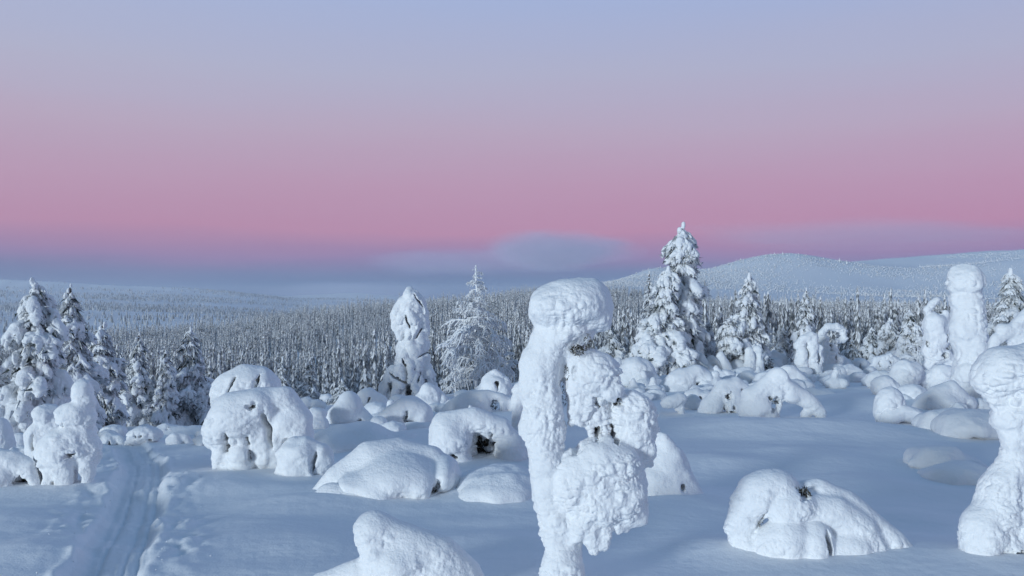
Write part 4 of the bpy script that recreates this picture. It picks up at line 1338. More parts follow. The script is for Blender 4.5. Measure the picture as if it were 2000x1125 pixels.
def spruce(label, px, top, base, prof, n, mix, d=None, lean=0.0, seed=1, tip=1.0, group=None, core=1.0, size=1.0, fol=420):
    """prof: (height fraction, half-width in px); mix: bough kinds to draw from"""
    d = d or find_d(px, base)
    d *= 1.0
    s = d / F_PX
    org = at(px, base, d)
    zg = gz(org.x, org.y)
    root = bpy.data.objects.new('spruce_tree', None)
    root.empty_display_size = 0.2
    root.location = (org.x, org.y, zg)
    COL.objects.link(root)
    tag(root, label, 'spruce tree', group)
    dz = org.z - zg
    Hm = (base - top) * s
    rg = random.Random(seed)
    rng = np.random.default_rng(seed)

    def half(t):
        return float(np.interp(t, [p[0] for p in prof], [p[1] for p in prof])) * s

    def axis(t):
        return np.array((lean * s * t ** 1.6 + 0.012 * Hm * math.sin(5 * t + seed), 0.01 * Hm * math.sin(4 * t + seed * 2), (Hm + dz) * t))
    ts = np.linspace(-0.02, 0.97, 14)
    v, f = tube([axis(max(t, 0)) + np.array((0, 0, -0.15 if t < 0 else 0)) for t in ts], [max(0.010 * Hm, 0.026 * Hm * (1 - t)) for t in ts], 8)
    bg = Bag()
    bg.add(v, f)
    link('trunk', bg.mesh('trunk', [M_BARK]), root)

    def place(r):
        t = 0.03 + 0.9 * r.random() ** 1.25
        w = half(t) * 0.72 * math.sqrt(r.random())
        a = r.random() * 2 * math.pi
        p = axis(t) + np.array((math.cos(a) * w, math.sin(a) * w, -0.35 * w))
        dd = np.array((math.cos(a) * 0.7, math.sin(a) * 0.7, -0.8 + 0.3 * r.normal()))
        return p, dd / np.linalg.norm(dd)
    if fol:
        mean_w = np.mean([half(t) for t in (0.1, 0.3, 0.5, 0.7)])
        v, f = strips(rng, fol, place, mean_w * 0.42 * core, 0.16)
        fo = link('foliage', mesh_np('foliage', v, f, [M_NEEDLE, M_FROST_NEEDLE], (np.arange(len(f)) % 5 < 4).astype(int), smooth=False), root)
        fo['kind'] = 'stuff'
    # boughs in a spiral, longer and more drooping towards the ground
    ga = 2.399963
    n = int(n * 1.6)
    for i in range(n):
        u = (i + rg.uniform(0.1, 0.9)) / n
        t = 0.04 + 0.92 * u ** 1.1
        w = half(t)
        L = max(w * rg.uniform(0.5, 1.38), 0.02)
        a = i * ga + rg.uniform(-0.5, 0.5)
        kind = rg.choice(mix)
        me = rg.choice(BOUGHS[kind])
        o = bpy.data.objects.new('bough', me)
        COL.objects.link(o)
        o.parent = root
        droop = {'pod': 0.50, 'tongue': 0.75, 'dust': 0.42}[kind]
        p = axis(min(t + droop * 0.45 * L / Hm, 0.97))
        o.location = p
        o.rotation_euler = (rg.uniform(-0.25, 0.25), rg.uniform(-0.25, 0.30), a)
        fat = size * rg.uniform(0.8, 1.2) * (1.0 + 0.9 * max(0, t - 0.6))
        o.scale = (L, L * fat, L * fat * rg.uniform(0.85, 1.1))
    # snow on the leader
    r0 = max(half(0.93) / s * 0.30, 1.8) * tip
    pr = []
    Hp = base - top
    for k in range(5):
        t = 0.86 + 0.14 * k / 4
        x = lean * t ** 1.6 + 0.012 * Hp * math.sin(5 * t + seed) + rg.uniform(-1, 1) * r0 * 0.9
        pr.append(E(x, -(Hp * t - r0 * 0.6), r0 * (1.25 - 0.13 * k) * rg.uniform(0.85, 1.15), r0 * 1.35 * rg.uniform(0.9, 1.1), None, 0, rg.uniform(-1, 1) * r0 * 0.3))
    v, f = sculpt(pr, [], r0 * 0.5, max(0.9, r0 * 0.22))
    v = crust(v, f, r0 * 0.22, r0 * 0.9, seed, 0.5, 0.7)
    vm = to_m(v, 0, 0, s)
    vm[:, 2] += dz
    link('snow_tip', mesh_np('snow_tip', vm, f, [M_SNOW]), root)
    return root


CONE = [(0.0, 1.0), (0.12, 1.0), (0.5, 0.62), (0.8, 0.32), (1.0, 0.1)]


def cone(w, shape=CONE):
    return [(a, b * w) for a, b in shape]


spruce('tall spruce with fat snow pods on every branch, at the far left', 68, 545, 842, [(0, 62), (0.1, 66), (0.3, 56), (0.5, 44), (0.7, 40), (0.85, 27), (1, 8)], 92, ['pod', 'pod', 'tongue'], seed=11, tip=1.3, d=17.5, size=1.0, fol=900)
spruce('spruce with a bare snowy spire and long hanging pods, second from the left', 137, 556, 832, [(0, 60), (0.2, 58), (0.45, 46), (0.62, 30), (0.8, 24), (1, 6)], 70, ['pod', 'tongue', 'dust'], seed=12, tip=1.0, d=20.0, fol=900)
spruce('dark sparsely snowed spruce with a crooked top leaning right, third from the left', 186, 632, 835, [(0, 46), (0.3, 44), (0.7, 30), (0.9, 18), (1, 8)], 60, ['dust', 'dust', 'tongue'], seed=13, lean=16, d=22.0, fol=1000, core=1.2)
spruce('half-visible snowy spruce cut off by the left edge', -12, 668, 850, cone(40), 46, ['pod', 'tongue'], seed=14, d=17.0, fol=500)
spruce('small bushy frosted spruce right of the dark leaning spruce', 234, 690, 838, cone(26), 42, ['dust', 'pod'], seed=15, d=25, fol=500)
spruce('slender snowy spruce with a clean pointed spire, in the left clump', 268, 652, 842, cone(42, [(0, 1), (0.15, 1), (0.5, 0.62), (0.75, 0.38), (1, 0.12)]), 66, ['tongue', 'dust', 'pod'], seed=16, d=24, fol=700)
spruce('narrow snowy spruce with a hooked tip, middle of the left clump', 324, 678, 842, cone(32), 56, ['tongue', 'pod'], seed=17, lean=-3, d=24, fol=500)
spruce('wide frosted spruce with swept branches and a snowy elbow, right end of the left clump', 368, 640, 842, [(0, 56), (0.2, 56), (0.45, 42), (0.6, 26), (0.75, 20), (1, 7)], 76, ['dust', 'dust', 'tongue'], seed=18, lean=4, d=25, fol=900)
spruce('tallest spruce, drooping snow-laden boughs against the pink sky', 1336, 437, 728, [(0, 50), (0.12, 46), (0.3, 38), (0.42, 34), (0.52, 44), (0.6, 40), (0.68, 24), (0.78, 22), (0.84, 30), (0.93, 17), (1, 15)], 120, ['tongue', 'tongue', 'pod'], seed=21, tip=1.0, d=33, lean=-6, fol=1000)
spruce('broad snowy spruce leaning on the left side of the tallest spruce', 1286, 522, 732, [(0, 58), (0.15, 58), (0.4, 42), (0.62, 22), (0.8, 24), (0.92, 18), (1, 10)], 84, ['tongue', 'tongue', 'pod'], seed=22, d=32, lean=18, fol=600)
spruce('slim pale spruce standing behind the left of the tallest spruce', 1267, 530, 680, cone(26), 50, ['tongue', 'dust'], seed=23, d=42, fol=350)
spruce('small full spruce right behind the mushroom-capped tree', 1192, 622, 712, cone(32), 50, ['tongue', 'dust'], seed=24, d=34, fol=350)
spruce('little snowy spruce just right of the tallest spruce', 1384, 625, 716, cone(26), 44, ['tongue', 'dust'], seed=25, d=35, fol=300)
spruce('frosted spruce with arching pale branches, in front of the twisted-spire spruce', 1428, 618, 716, cone(32, [(0, 1), (0.4, 0.85), (0.7, 0.7), (0.9, 0.4), (1, 0.15)]), 54, ['dust', 'tongue'], seed=26, d=33, fol=250)
spruce('snowy spruce with a twisted lumpy spire, right of the tallest spruce', 1464, 535, 706, [(0, 44), (0.2, 42), (0.5, 28), (0.75, 18), (1, 10)], 72, ['tongue', 'pod', 'dust'], seed=27, d=33.5, fol=500, tip=1.2)
spruce('dark spruce with small snow pods standing alone before the distant forest', 1574, 562, 690, cone(30), 54, ['pod', 'dust'], seed=28, d=35, fol=450)
spruce('leafy snowed spruce with leaf-shaped clumps, tallest of the small group by the pillar', 1776, 606, 706, cone(40), 56, ['pod', 'dust', 'tongue'], seed=29, d=36, fol=450)
spruce('round-topped spruce in the middle of the small group by the pillar', 1740, 622, 704, cone(30, [(0, 1), (0.5, 0.85), (0.8, 0.5), (1, 0.2)]), 46, ['dust', 'pod'], seed=30, d=37, fol=400)
spruce('low dark spruce at the left of the small group by the pillar', 1702, 640, 704, cone(28), 42, ['dust', 'pod'], seed=31, d=38, fol=400)
spruce('bushy knee-high spruce beside the ring-topped snow tree', 1664, 662, 706, cone(24), 34, ['dust', 'pod'], seed=32, d=38, fol=300)
spruce('thick snow-plastered spruce near the right edge', 1976, 526, 690, [(0, 46), (0.3, 44), (0.55, 36), (0.8, 22), (1, 10)], 84, ['tongue', 'tongue', 'dust'], seed=33, d=30, fol=700, tip=1.2)
spruce('fuzzy frosted spruce below the forest, left of the two beside the twin-lobed mushroom', 551, 697, 790, cone(24), 46, ['dust'], seed=34, d=36, fol=350)
spruce('fuzzy frosted spruce below the forest, above the knobbly little snow ball', 605, 704, 796, cone(26), 48, ['dust'], seed=35, d=37, fol=350)
spruce('low shaggy spruce at the field edge left of the hunched white spruce', 668, 742, 800, cone(24), 34, ['dust'], seed=36, d=37, fol=300)
spruce('low shaggy spruce behind the slanting snow post', 1405, 655, 716, cone(24), 36, ['dust', 'tongue'], seed=37, d=40, fol=260)
spruce('short dark spruce between the lone dark spruce and the mother-like snow figure', 1530, 640, 704, cone(26), 40, ['dust'], seed=38, d=41, fol=320)


# ---- the hunched spruce plastered with snow: one crusted body with cracks and dark needles
def hunched():
    rg = random.Random(77)
    base, px = 786, 800
    pr = [C((803, 578, 15), (806, 600, 25), (808, 630, 26), (810, 662, 22)), C((790, 590, 14, -4), (780, 612, 14, -6), (777, 640, 9, -8), (784, 660, 7, -6)), C((822, 588, 10), (830, 612, 10), (828, 650, 9)),
          C((812, 660, 20), (806, 700, 30), (800, 745, 38), (798, 790, 44)), E(752, 752, 10, 10, 10, 0, -10)]
    prof = [(572, 12), (590, 25), (620, 30), (640, 30), (662, 23), (685, 31), (715, 43), (745, 54), (780, 58)]
    for i in range(120):
        y = rg.uniform(576, 778)
        w = float(np.interp(y, [p[0] for p in prof], [p[1] for p in prof]))
        a = rg.uniform(0, 2 * math.pi)
        cxx = float(np.interp(y, [570, 620, 665, 700, 780], [804, 804, 809, 804, 796]))
        r = rg.uniform(5, 10)
        ca, sa = math.cos(a), math.sin(a)
        x, dy = cxx + ca * (w - r * 0.9), sa * (w - r * 0.9)
        ln = r * rg.uniform(1.4, 3.0)
        pr.append(C((x - ca * 4, y - ln * 0.5, r * 0.8, dy - sa * 4), (x + ca * 2, y, r, dy + sa * 2), (x + ca * 5 + rg.uniform(-3, 3), y + ln * 0.7, r * 0.55, dy + sa * 5)))
    holes = [H(819, 590, 2, 15, 18, -20, 30), H(800, 630, 2.5, 15, 18, -26, 15), H(820, 652, 2.2, 14, 18, -20, -25), H(783, 735, 20, 2.5, 20, -42, -28), H(767, 754, 3, 12, 20, -40, 10), H(799, 760, 7, 13, 22, -44),
             H(830, 690, 13, 2, 18, -20, 30), H(796, 705, 2.2, 10, 16, -34, 25), H(822, 732, 2.6, 12, 16, -38, -15), H(836, 752, 3.5, 15, 16, -32, -10)]
    q = dict(label='hunched spruce plastered white with a nodding top and dark cracks, left of the frosted larch', base=base, prims=pr, holes=holes, A=1.3, L=5.5, top=0.4, k=3, h=1.3, off=None, d=30.0,
             name='spruce_tree', cat='spruce tree', bank=0, twigs=1.3, group=None, pop=0.7, through=[])
    make_shrub(500, q)
    build_shrub(500, q)


hunched()


# ------------------------------------------------------------------ frosted larch and frosted bushes: bare branches furred with rime
def rime_branch(seed, droop):
    rg = random.Random(seed)
    b = Bag()
    n = 9
    main = []
    for i in range(n):
        t = i / (n - 1)
        main.append((t, 0.05 * math.sin(3 * t + seed) * t, 0.10 * math.sin(2.2 * t) - droop * t ** 2.2))
    v, f = tube(main, [0.042 * (1 - 0.55 * i / n) * (0.8 + 0.4 * rg.random()) for i in range(n)], 5)
    b.add(v, f)
    for k in range(22):
        t = rg.uniform(0.15, 1.0)
        i = min(n - 2, int(t * (n - 1)))
        p = np.array(main[i]) + (t * (n - 1) - i) * (np.array(main[i + 1]) - np.array(main[i]))
        L = rg.uniform(0.14, 0.34)
        sd = rg.choice((-1, 1))
        d = np.array((rg.uniform(0.2, 0.7), sd * rg.uniform(0.2, 0.9), rg.uniform(-0.3, 0.35)))
        pts = [p + d * L * u + np.array((0, 0, -0.55 * L * u * u * rg.uniform(0.5, 2.2))) for u in (0, 0.33, 0.66, 1.0)]
        r = rg.uniform(0.020, 0.034)
        v, f = tube(pts, [r, r * 1.1, r * 0.9, r * 0.55], 4)
        b.add(v, f)
        for m in range(3):
            q = pts[rg.randint(1, 3)]
            LL = L * rg.uniform(0.3, 0.6)
            d2 = np.array((rg.uniform(-0.2, 0.5), rg.uniform(-0.5, 0.5), -rg.uniform(0.4, 1.0)))
            p2 = [q, q + d2 * LL * 0.5, q + d2 * LL + np.array((0.02, 0, -0.02))]
            v, f = tube(p2, [0.020, 0.024, 0.012], 3)
            b.add(v, f)
    return b.mesh('branch', [M_RIME])


RIME = [rime_branch(40 + i, dr) for i, dr in enumerate((0.10, 0.22, 0.45, 0.70, 0.95, 0.35))]


def rime_tree(label, px, top, base, prof, n, d, seed, droops=(0, 1, 2, 3, 4, 5), name='larch_tree', cat='larch tree', thick=0.011, gap=()):
    s = d / F_PX
    org = at(px, base, d)
    zg = gz(org.x, org.y)
    root = bpy.data.objects.new(name, None)
    root.location = (org.x, org.y, zg)
    COL.objects.link(root)
    tag(root, label, cat)
    Hm = (base - top) * s + (org.z - zg)
    rg = random.Random(seed)

    def half(t):
        return float(np.interp(t, [p[0] for p in prof], [p[1] for p in prof])) * s

    def axis(t):
        return np.array((0.012 * Hm * math.sin(6 * t + seed), 0.01 * Hm * math.cos(5 * t), Hm * t))
    ts = np.linspace(0, 1, 16)
    v, f = tube([axis(t) + np.array((0, 0, -0.1 if t == 0 else 0)) for t in ts], [thick * Hm * (1.25 - 0.75 * t) for t in ts], 7)
    v = v + 0.004 * Hm * np.stack([fbm(v * 25.0 / Hm, seed + k, 2) for k in range(3)], 1)
    b = Bag()
    b.add(v, f)
    link('trunk', b.mesh('trunk', [M_RIME]), root)
    for i in range(n):
        t = 0.05 + 0.945 * ((i + rg.random()) / n) ** 0.85
        L = half(t) * rg.choice((0.45, 0.7, 0.95, 1.25)) * rg.uniform(0.85, 1.15)
        a = i * 2.399963 + rg.uniform(-0.7, 0.7)
        me = RIME[rg.choice(droops if t < 0.5 else (0, 1, 5))]
        o = bpy.data.objects.new('branch', me)
        COL.objects.link(o)
        o.parent = root
        o.location = axis(t)
        o.rotation_euler = (rg.uniform(-0.2, 0.2), rg.uniform(-0.45, 0.25), a)
        fat = min(2.6, max(1.0, 0.35 * Hm * 0.28 / L))
        o.scale = (L, L * min(fat, 1.4), L * min(fat, 1.3))
    return root


rime_tree('tall frosted larch with thin white branches, between the hunched spruce and the central tree', 932, 519, 790,
          [(0, 54), (0.1, 58), (0.25, 62), (0.42, 60), (0.5, 50), (0.6, 34), (0.72, 30), (0.8, 20), (0.88, 15), (0.95, 10), (1, 8)], 84, 34.0, 5, thick=0.013)
rime_tree('frosted bare sapling poking up right of the left spruce clump', 402, 745, 842, [(0, 22), (0.5, 18), (1, 6)], 22, 24.0, 6, name='frosted_sapling', cat='frosted sapling')
rime_tree('frosted scrubby birch beside the frosted larch, right side', 985, 668, 790, [(0, 34), (0.5, 30), (1, 10)], 30, 36.0, 7, name='frosted_birch', cat='frosted birch')
rime_tree('frosted scrubby birch at the left foot of the frosted larch', 888, 640, 788, [(0, 26), (0.5, 24), (0.85, 18), (1, 8)], 30, 36.0, 8, name='frosted_birch', cat='frosted birch', droops=(2, 3, 4))
rime_tree('hair-fine frosted bush in front of the twisted-spire spruce', 1500, 640, 706, [(0, 20), (0.5, 18), (1, 8)], 22, 37.0, 9, name='frosted_birch', cat='frosted birch', droops=(2, 3, 4))
rime_tree('frosted bush beneath the small spruces, left of the bulky horn-tipped tree', 1792, 650, 712, [(0, 22), (0.5, 18), (1, 8)], 22, 33.0, 10, name='frosted_birch', cat='frosted birch', droops=(2, 3, 4))

# ------------------------------------------------------------------ the forest in the valley, scrub on the fell, woods on the far hills
M_FOREST_FROST = plain_mat('forest_rime', (0.62, 0.63, 0.64), (0.88, 0.89, 0.90), 0.9)
M_FOREST_DARK = plain_mat('forest_dark', (0.12, 0.128, 0.13), (0.36, 0.37, 0.38), 1.2)
M_FOREST_BARK = plain_mat('forest_bark', (0.4, 0.4, 0.4), (0.75, 0.76, 0.77), 1.5)


def forest_tree_mesh(name, seed, Ht, W, levels, per, frost, droop, cyl=0.0):
    """a slim rimed conifer: stem, then whorls of drooping sprays, pale on top and dark beneath"""
    rg = random.Random(seed)
    b = Bag()
    v, f = tube([(0, 0, -0.6), (0, 0, Ht * 0.5), (rg.uniform(-.1, .1), 0, Ht)], [0.16, 0.11, 0.05], 4)
    b.add(v, f, 2)
    V, Fq, Mq = [], [], []
    for l in range(levels):
        t = 0.10 + 0.88 * l / (levels - 1)
        w = W * ((1 - t) ** (0.8 - 0.5 * cyl) * (1 - cyl * 0.3) + 0.12) * rg.uniform(0.75, 1.2)
        a0 = rg.uniform(0, 6.28)
        for k in range(per):
            a = a0 + 6.283 * k / per + rg.uniform(-0.35, 0.35)
            ca, sa = math.cos(a), math.sin(a)
            z = Ht * t + rg.uniform(-0.3, 0.3)
            ww = w * rg.uniform(0.7, 1.15)
            hw = max(0.14, ww * rg.uniform(0.28, 0.42))
            dz = ww * droop * rg.uniform(0.7, 1.3) + 0.15
            for lay in (0, 1):
                i0 = len(V)
                zz = z - lay * (0.28 + 0.25 * w)
                s_ = 1.0 if lay == 0 else 0.86
                V += [(0.04 * ca, 0.04 * sa, zz + 0.25), (ca * ww * 0.6 * s_ - sa * hw, sa * ww * 0.6 * s_ + ca * hw, zz - dz * 0.45),
                      (ca * ww * s_, sa * ww * s_, zz - dz), (ca * ww * 0.6 * s_ + sa * hw, sa * ww * 0.6 * s_ - ca * hw, zz - dz * 0.45)]
                Fq.append((i0, i0 + 1, i0 + 2, i0 + 3))
                Mq.append(0 if rg.random() < (frost if lay == 0 else 0.35) else 1)
    b.add(np.array(V), np.array(Fq), 0)
    b.m[-1] = np.array(Mq)
    return b.mesh(name, [M_FOREST_FROST, M_FOREST_DARK, M_FOREST_BARK], smooth=False)


FOREST = [forest_tree_mesh('forest_spruce', 300 + i, H_, W_, lv, pr, fr, dr, cy) for i, (H_, W_, lv, pr, fr, dr, cy) in enumerate([
    (10.0, 1.15, 15, 5, 0.75, 1.2, 0.3), (11.0, 0.85, 16, 4, 0.8, 1.5, 0.7), (9.0, 1.4, 13, 5, 0.65, 1.0, 0.0),
    (13.5, 0.42, 16, 3, 0.95, 1.7, 1.0), (8.0, 1.6, 12, 6, 0.7, 0.9, 0.1), (10.5, 0.55, 14, 3, 0.9, 1.6, 0.9)])]


def source_collection(name, meshes):
    c = bpy.data.collections.new(name)
    for i, me in enumerate(meshes):
        o = bpy.data.objects.new('%s_source' % name, me)
        c.objects.link(o)
    return c


def scatter(name, label, pts, rot, scl, idx, coll):
    """one 'stuff' object: the meshes of a collection placed on points"""
    me = bpy.data.meshes.new(name)
    me.vertices.add(len(pts))
    me.vertices.foreach_set('co', np.asarray(pts, np.float32).ravel())
    for nm, tp, dat in (('rz', 'FLOAT', rot), ('sc', 'FLOAT', scl), ('ix', 'INT', idx)):
        at_ = me.attributes.new(nm, tp, 'POINT')
        at_.data.foreach_set('value', np.asarray(dat, np.int32 if tp == 'INT' else np.float32))
    o = link(name, me)
    tag(o, label, kind='stuff')
    ng = bpy.data.node_groups.new(name, 'GeometryNodeTree')
    ng.interface.new_socket('Geometry', in_out='INPUT', socket_type='NodeSocketGeometry')
    ng.interface.new_socket('Geometry', in_out='OUTPUT', socket_type='NodeSocketGeometry')
    N, K = ng.nodes, ng.links
    gi, go = N.new('NodeGroupInput'), N.new('NodeGroupOutput')
    iop = N.new('GeometryNodeInstanceOnPoints')
    ci = N.new('GeometryNodeCollectionInfo')
    ci.inputs['Collection'].default_value = coll
    ci.inputs['Separate Children'].default_value = True
    ci.inputs['Reset Children'].default_value = True
    iop.inputs['Pick Instance'].default_value = True

    def attr(nm, tp):
        a = N.new('GeometryNodeInputNamedAttribute')
        a.data_type = tp
        a.inputs['Name'].default_value = nm
        return a.outputs['Attribute']
    cx = N.new('ShaderNodeCombineXYZ')
    K.new(attr('rz', 'FLOAT'), cx.inputs['Z'])
    er = N.new('FunctionNodeEulerToRotation')
    K.new(cx.outputs[0], er.inputs[0])
    K.new(gi.outputs[0], iop.inputs['Points'])
    K.new(ci.outputs[0], iop.inputs['Instance'])
    K.new(attr('ix', 'INT'), iop.inputs['Instance Index'])
    K.new(er.outputs[0], iop.inputs['Rotation'])
    K.new(attr('sc', 'FLOAT'), iop.inputs['Scale'])
    K.new(iop.outputs[0], go.inputs[0])
    md = o.modifiers.new('scatter', 'NODES')
    md.node_group = ng
    return o


def sample(rng, n, px0, px1, d0, d1):
    """points spread evenly over the ground between two picture columns and two depths"""
    d = np.sqrt(rng.uniform(d0 * d0, d1 * d1, n))
    px = rng.uniform(px0, px1, n)
    return (px - 1000) / F_PX * d, d, px


def build_forest():
    rng = np.random.default_rng(4)
    x, d, px = sample(rng, 50000, -150, 2100, 190, 1150)
    dmax = np.interp(px, [-150, 200, 1000, 1200, 1500, 1700, 2000], [1100, 1100, 1060, 930, 800, 760, 700])
    p2 = np.stack([x, d, np.zeros_like(x)], 1)
    patch = fbm(p2 / 70.0, 90, 2)
    keep = (d < dmax * (1 + 0.12 * patch)) & (fbm(p2 / 38.0, 91, 2) > -0.62)
    keep &= rng.random(len(d)) < np.clip((dmax * 1.05 - d) / (0.25 * dmax), 0.25, 1.0)
    x, d, px = x[keep], d[keep], px[keep]
    z = ground_z(x, d)
    sc = (0.45 + 0.95 * rng.random(len(x)) ** 1.6) * np.clip(1.0 + 0.35 * fbm(p2[keep] / 45.0, 33, 2), 0.6, 1.4) * np.interp(d / np.interp(px, [-150, 1000, 1500, 2000], [1100, 1060, 800, 700]), [0.3, 0.8, 1.0, 1.1], [1.05, 0.95, 0.7, 0.45])
    near = d < 420
    ix = np.where(near, rng.choice([0, 2, 4, 2, 1], len(x)), rng.choice([0, 1, 3, 5, 1, 2], len(x)))
    rot = rng.uniform(0, 6.28, len(x))
    # the 300 that stand largest in the picture are trees of their own
    row = 590 - (z - CAM_Z + 9 * sc) / d * F_PX
    lim = np.interp(px, [0, 400, 600, 850, 1100, 1300, 2000], [800, 800, 770, 755, 715, 690, 680])
    foot = 590 - (z - CAM_Z) / d * F_PX
    seen = (foot < lim + 8) & (px > 195) & (px < 1990) & ~((px > 1020) & (px < 1190)) & (row < 740)
    size = np.where(seen, sc / d, 0)
    order = np.argsort(-size)
    big = np.zeros(len(x), bool)
    big[order[:300]] = True
    first = None
    for i in np.nonzero(big)[0]:
        if first is None:
            o = bpy.data.objects.new('forest_spruce', FOREST[ix[i]])
            first = o
        else:
            o = first.copy()
            o.data = FOREST[ix[i]]
        o.location = (x[i], d[i], z[i])
        o.rotation_euler = (0, 0, rot[i])
        o.scale = (sc[i],) * 3
        COL.objects.link(o)
        tag(o, 'slim frosted spruce in the dense forest below the snow field', 'spruce tree', 'frosted spruces along the near edge of the valley forest')
    rest = ~big
    coll = source_collection('valley_forest', FOREST)
    scatter('valley_forest', 'dense frosted forest filling the valley behind the snow field', np.stack([x, d, z], 1)[rest], rot[rest], sc[rest], ix[rest], coll)
    print('forest trees', len(x))


build_forest()


def scrub_mesh(name, seed, tall):
    rg = random.Random(seed)
    b = Bag()
    for k in range(6):
        a = rg.uniform(0, 6.28)
        r = rg.uniform(0.0, 0.5)
        h_ = rg.uniform(0.5, 1.0) * tall
        w = rg.uniform(0.14, 0.30)
        cx_, cy_ = r * math.cos(a), r * math.sin(a)
        pts = [(cx_ * 0.4, cy_ * 0.4, -0.2), (cx_ * 0.8, cy_ * 0.8, h_ * 0.5), (cx_ + rg.uniform(-.2, .2), cy_ + rg.uniform(-.2, .2), h_)]
        v, f = tube(pts, [w * 0.6, w, w * 0.55], 5)
        b.add(v, f, 0)
    v, f = tube([(0.1, 0, -0.2), (0.15, 0.05, 0.5 * tall)], [0.42, 0.3], 4)
    b.add(v, f, 1)
    return b.mesh(name, [M_FOREST_FROST, M_FOREST_DARK])


SCRUB = [scrub_mesh('frosted_shrub', 500 + i, t) for i, t in enumerate((1.0, 1.5, 2.2, 1.2))]


def build_scrub():
    rng = np.random.default_rng(9)
    x, d, px = sample(rng, 240000, 850, 2150, 620, 1800)
    p2 = np.stack([x, d, np.zeros_like(x)], 1)
    patch = fbm(p2 / np.array((150.0, 90.0, 1.0)), 55, 3)
    tree = np.interp(px, [850, 1000, 1200, 1500, 1700, 2000], [1020, 980, 860, 720, 680, 630])
    crest = np.interp(px, [850, 1000, 1100, 1200, 1300, 1800, 1801, 2200], [1060, 1090, 1170, 1300, 1300, 1300, 1780, 1780])
    dens = np.clip(0.34 + patch * 1.7, 0.03, 1) * np.interp(d / tree, [0.98, 1.08, 1.4, 1.8, 2.3], [0.4, 1.0, 0.9, 0.35, 0.25])
    keep = (d > tree) & (d < crest) & (rng.random(len(d)) < dens)
    x, d, px = x[keep], d[keep], px[keep]
    z = ground_z(x, d)
    sc = (0.38 + 0.75 * rng.random(len(x)) ** 2.0) * np.interp(d, [700, 1600], [1.15, 1.0])
    ix = rng.integers(0, 4, len(x))
    rot = rng.uniform(0, 6.28, len(x))
    order = np.argsort(-(sc * np.array((1.0, 1.5, 2.2, 1.2))[ix] / d) * ((px > 1180) & (px < 1990)))
    big = np.zeros(len(x), bool)
    big[order[:280]] = True
    first = None
    for i in np.nonzero(big)[0]:
        o = bpy.data.objects.new('frosted_shrub', SCRUB[ix[i]]) if first is None else first.copy()
        first = first or o
        o.data = SCRUB[ix[i]]
        o.location = (x[i], d[i], z[i])
        o.rotation_euler = (0, 0, rot[i])
        o.scale = (sc[i],) * 3
        COL.objects.link(o)
        tag(o, 'small frosted shrub standing on the open snowy slope of the fell', 'shrub', 'frosted shrubs on the fell slope')
    coll = source_collection('fell_scrub', SCRUB)
    scatter('fell_scrub', 'frosted scrub dotted thickly over the fell slopes', np.stack([x, d, z], 1)[~big], rot[~big], sc[~big], ix[~big], coll)
    print('scrub', len(x))
    # the trees one can pick out on the skyline
    spots = [(1447, 1283, 4.0, 'lone pair-like frosted tree on the left shoulder of the round fell'), (1452, 1279, 3.2, 'shorter frosted tree beside the one on the left shoulder of the round fell'),
             (1506, 1289, 3.6, 'first small frosted tree on the summit of the round fell'), (1513, 1288, 4.0, 'second frosted tree on the summit of the round fell'),
             (1529, 1289, 4.4, 'tallest frosted tree on the summit of the round fell'), (1560, 1289, 3.2, 'frosted tree just right of the summit of the round fell'),
             (1609, 1289, 3.2, 'lone frosted tree halfway down the right ridge of the round fell'), (1640, 1283, 5.6, 'upright frosted tree where the round fell meets the saddle'),
             (1654, 1270, 5.6, 'second upright frosted tree below the saddle of the fell'), (1797, 1460, 6.4, 'tall frosted tree on the snowy ridge by the pillar'),
             (1813, 1460, 5.6, 'frosted tree right of the tall one on the snowy ridge by the pillar'), (1820, 1460, 4.0, 'short frosted tree at the end of the trio on the snowy ridge'),
             (1290, 1283, 3.2, 'frosted tree on the flat top of the low left fell'), (1216, 1262, 3.2, 'frosted tree on the left slope of the low fell')]
    for (ppx, dd, hh, lb) in spots:
        xx = (ppx - 1000) / F_PX * dd
        o = bpy.data.objects.new('frosted_tree', SCRUB[2])
        o.location = (xx, dd, gz(xx, dd))
        o.scale = (hh / 2.6, hh / 2.6, hh / 2.2)
        COL.objects.link(o)
        tag(o, lb, 'frosted tree')


build_scrub()


def build_far_woods():
    rng = np.random.default_rng(12)
    b = []
    for s_ in range(3):
        rg = random.Random(s_)
        bag = Bag()
        v, f = tube([(0, 0, -0.5), (0, 0, 1.2), (0, 0, 4), (0, 0, 9)], [0.5, 1.7, 1.25, 0.2], 5)
        v[:, :2] += 0.25 * np.array([[rg.uniform(-1, 1), rg.uniform(-1, 1)] for _ in range(len(v))])
        bag.add(v, f, 0 if s_ else 1)
        b.append(bag.mesh('distant_spruce', [M_FROST_NEEDLE, M_FOREST_DARK]))
    x, d, px = sample(rng, 60000, -150, 1080, 1150, 5600)
    z = ground_z(x, d)
    p2 = np.stack([x, d, np.zeros_like(x)], 1)
    patch = fbm(p2 / np.array((500.0, 260.0, 1.0)), 77, 4)
    dens = 0.75 * np.clip(0.45 + 1.5 * patch, 0, 1) * np.interp(z, [-90, 20, 90, 120], [1.0, 0.85, 0.3, 0.02]) * np.interp(d, [1200, 2500, 5500], [0.5, 1.0, 0.9])
    keep = rng.random(len(d)) < dens
    x, d, z = x[keep], d[keep], z[keep]
    n = len(x)
    coll = source_collection('far_woods', b)
    scatter('far_woods', 'hazy spruce woods covering the far fells', np.stack([x, d, z], 1), rng.uniform(0, 6, n), rng.uniform(0.7, 1.3, n), rng.integers(0, 3, n), coll)
    print('far woods', n)


build_far_woods()


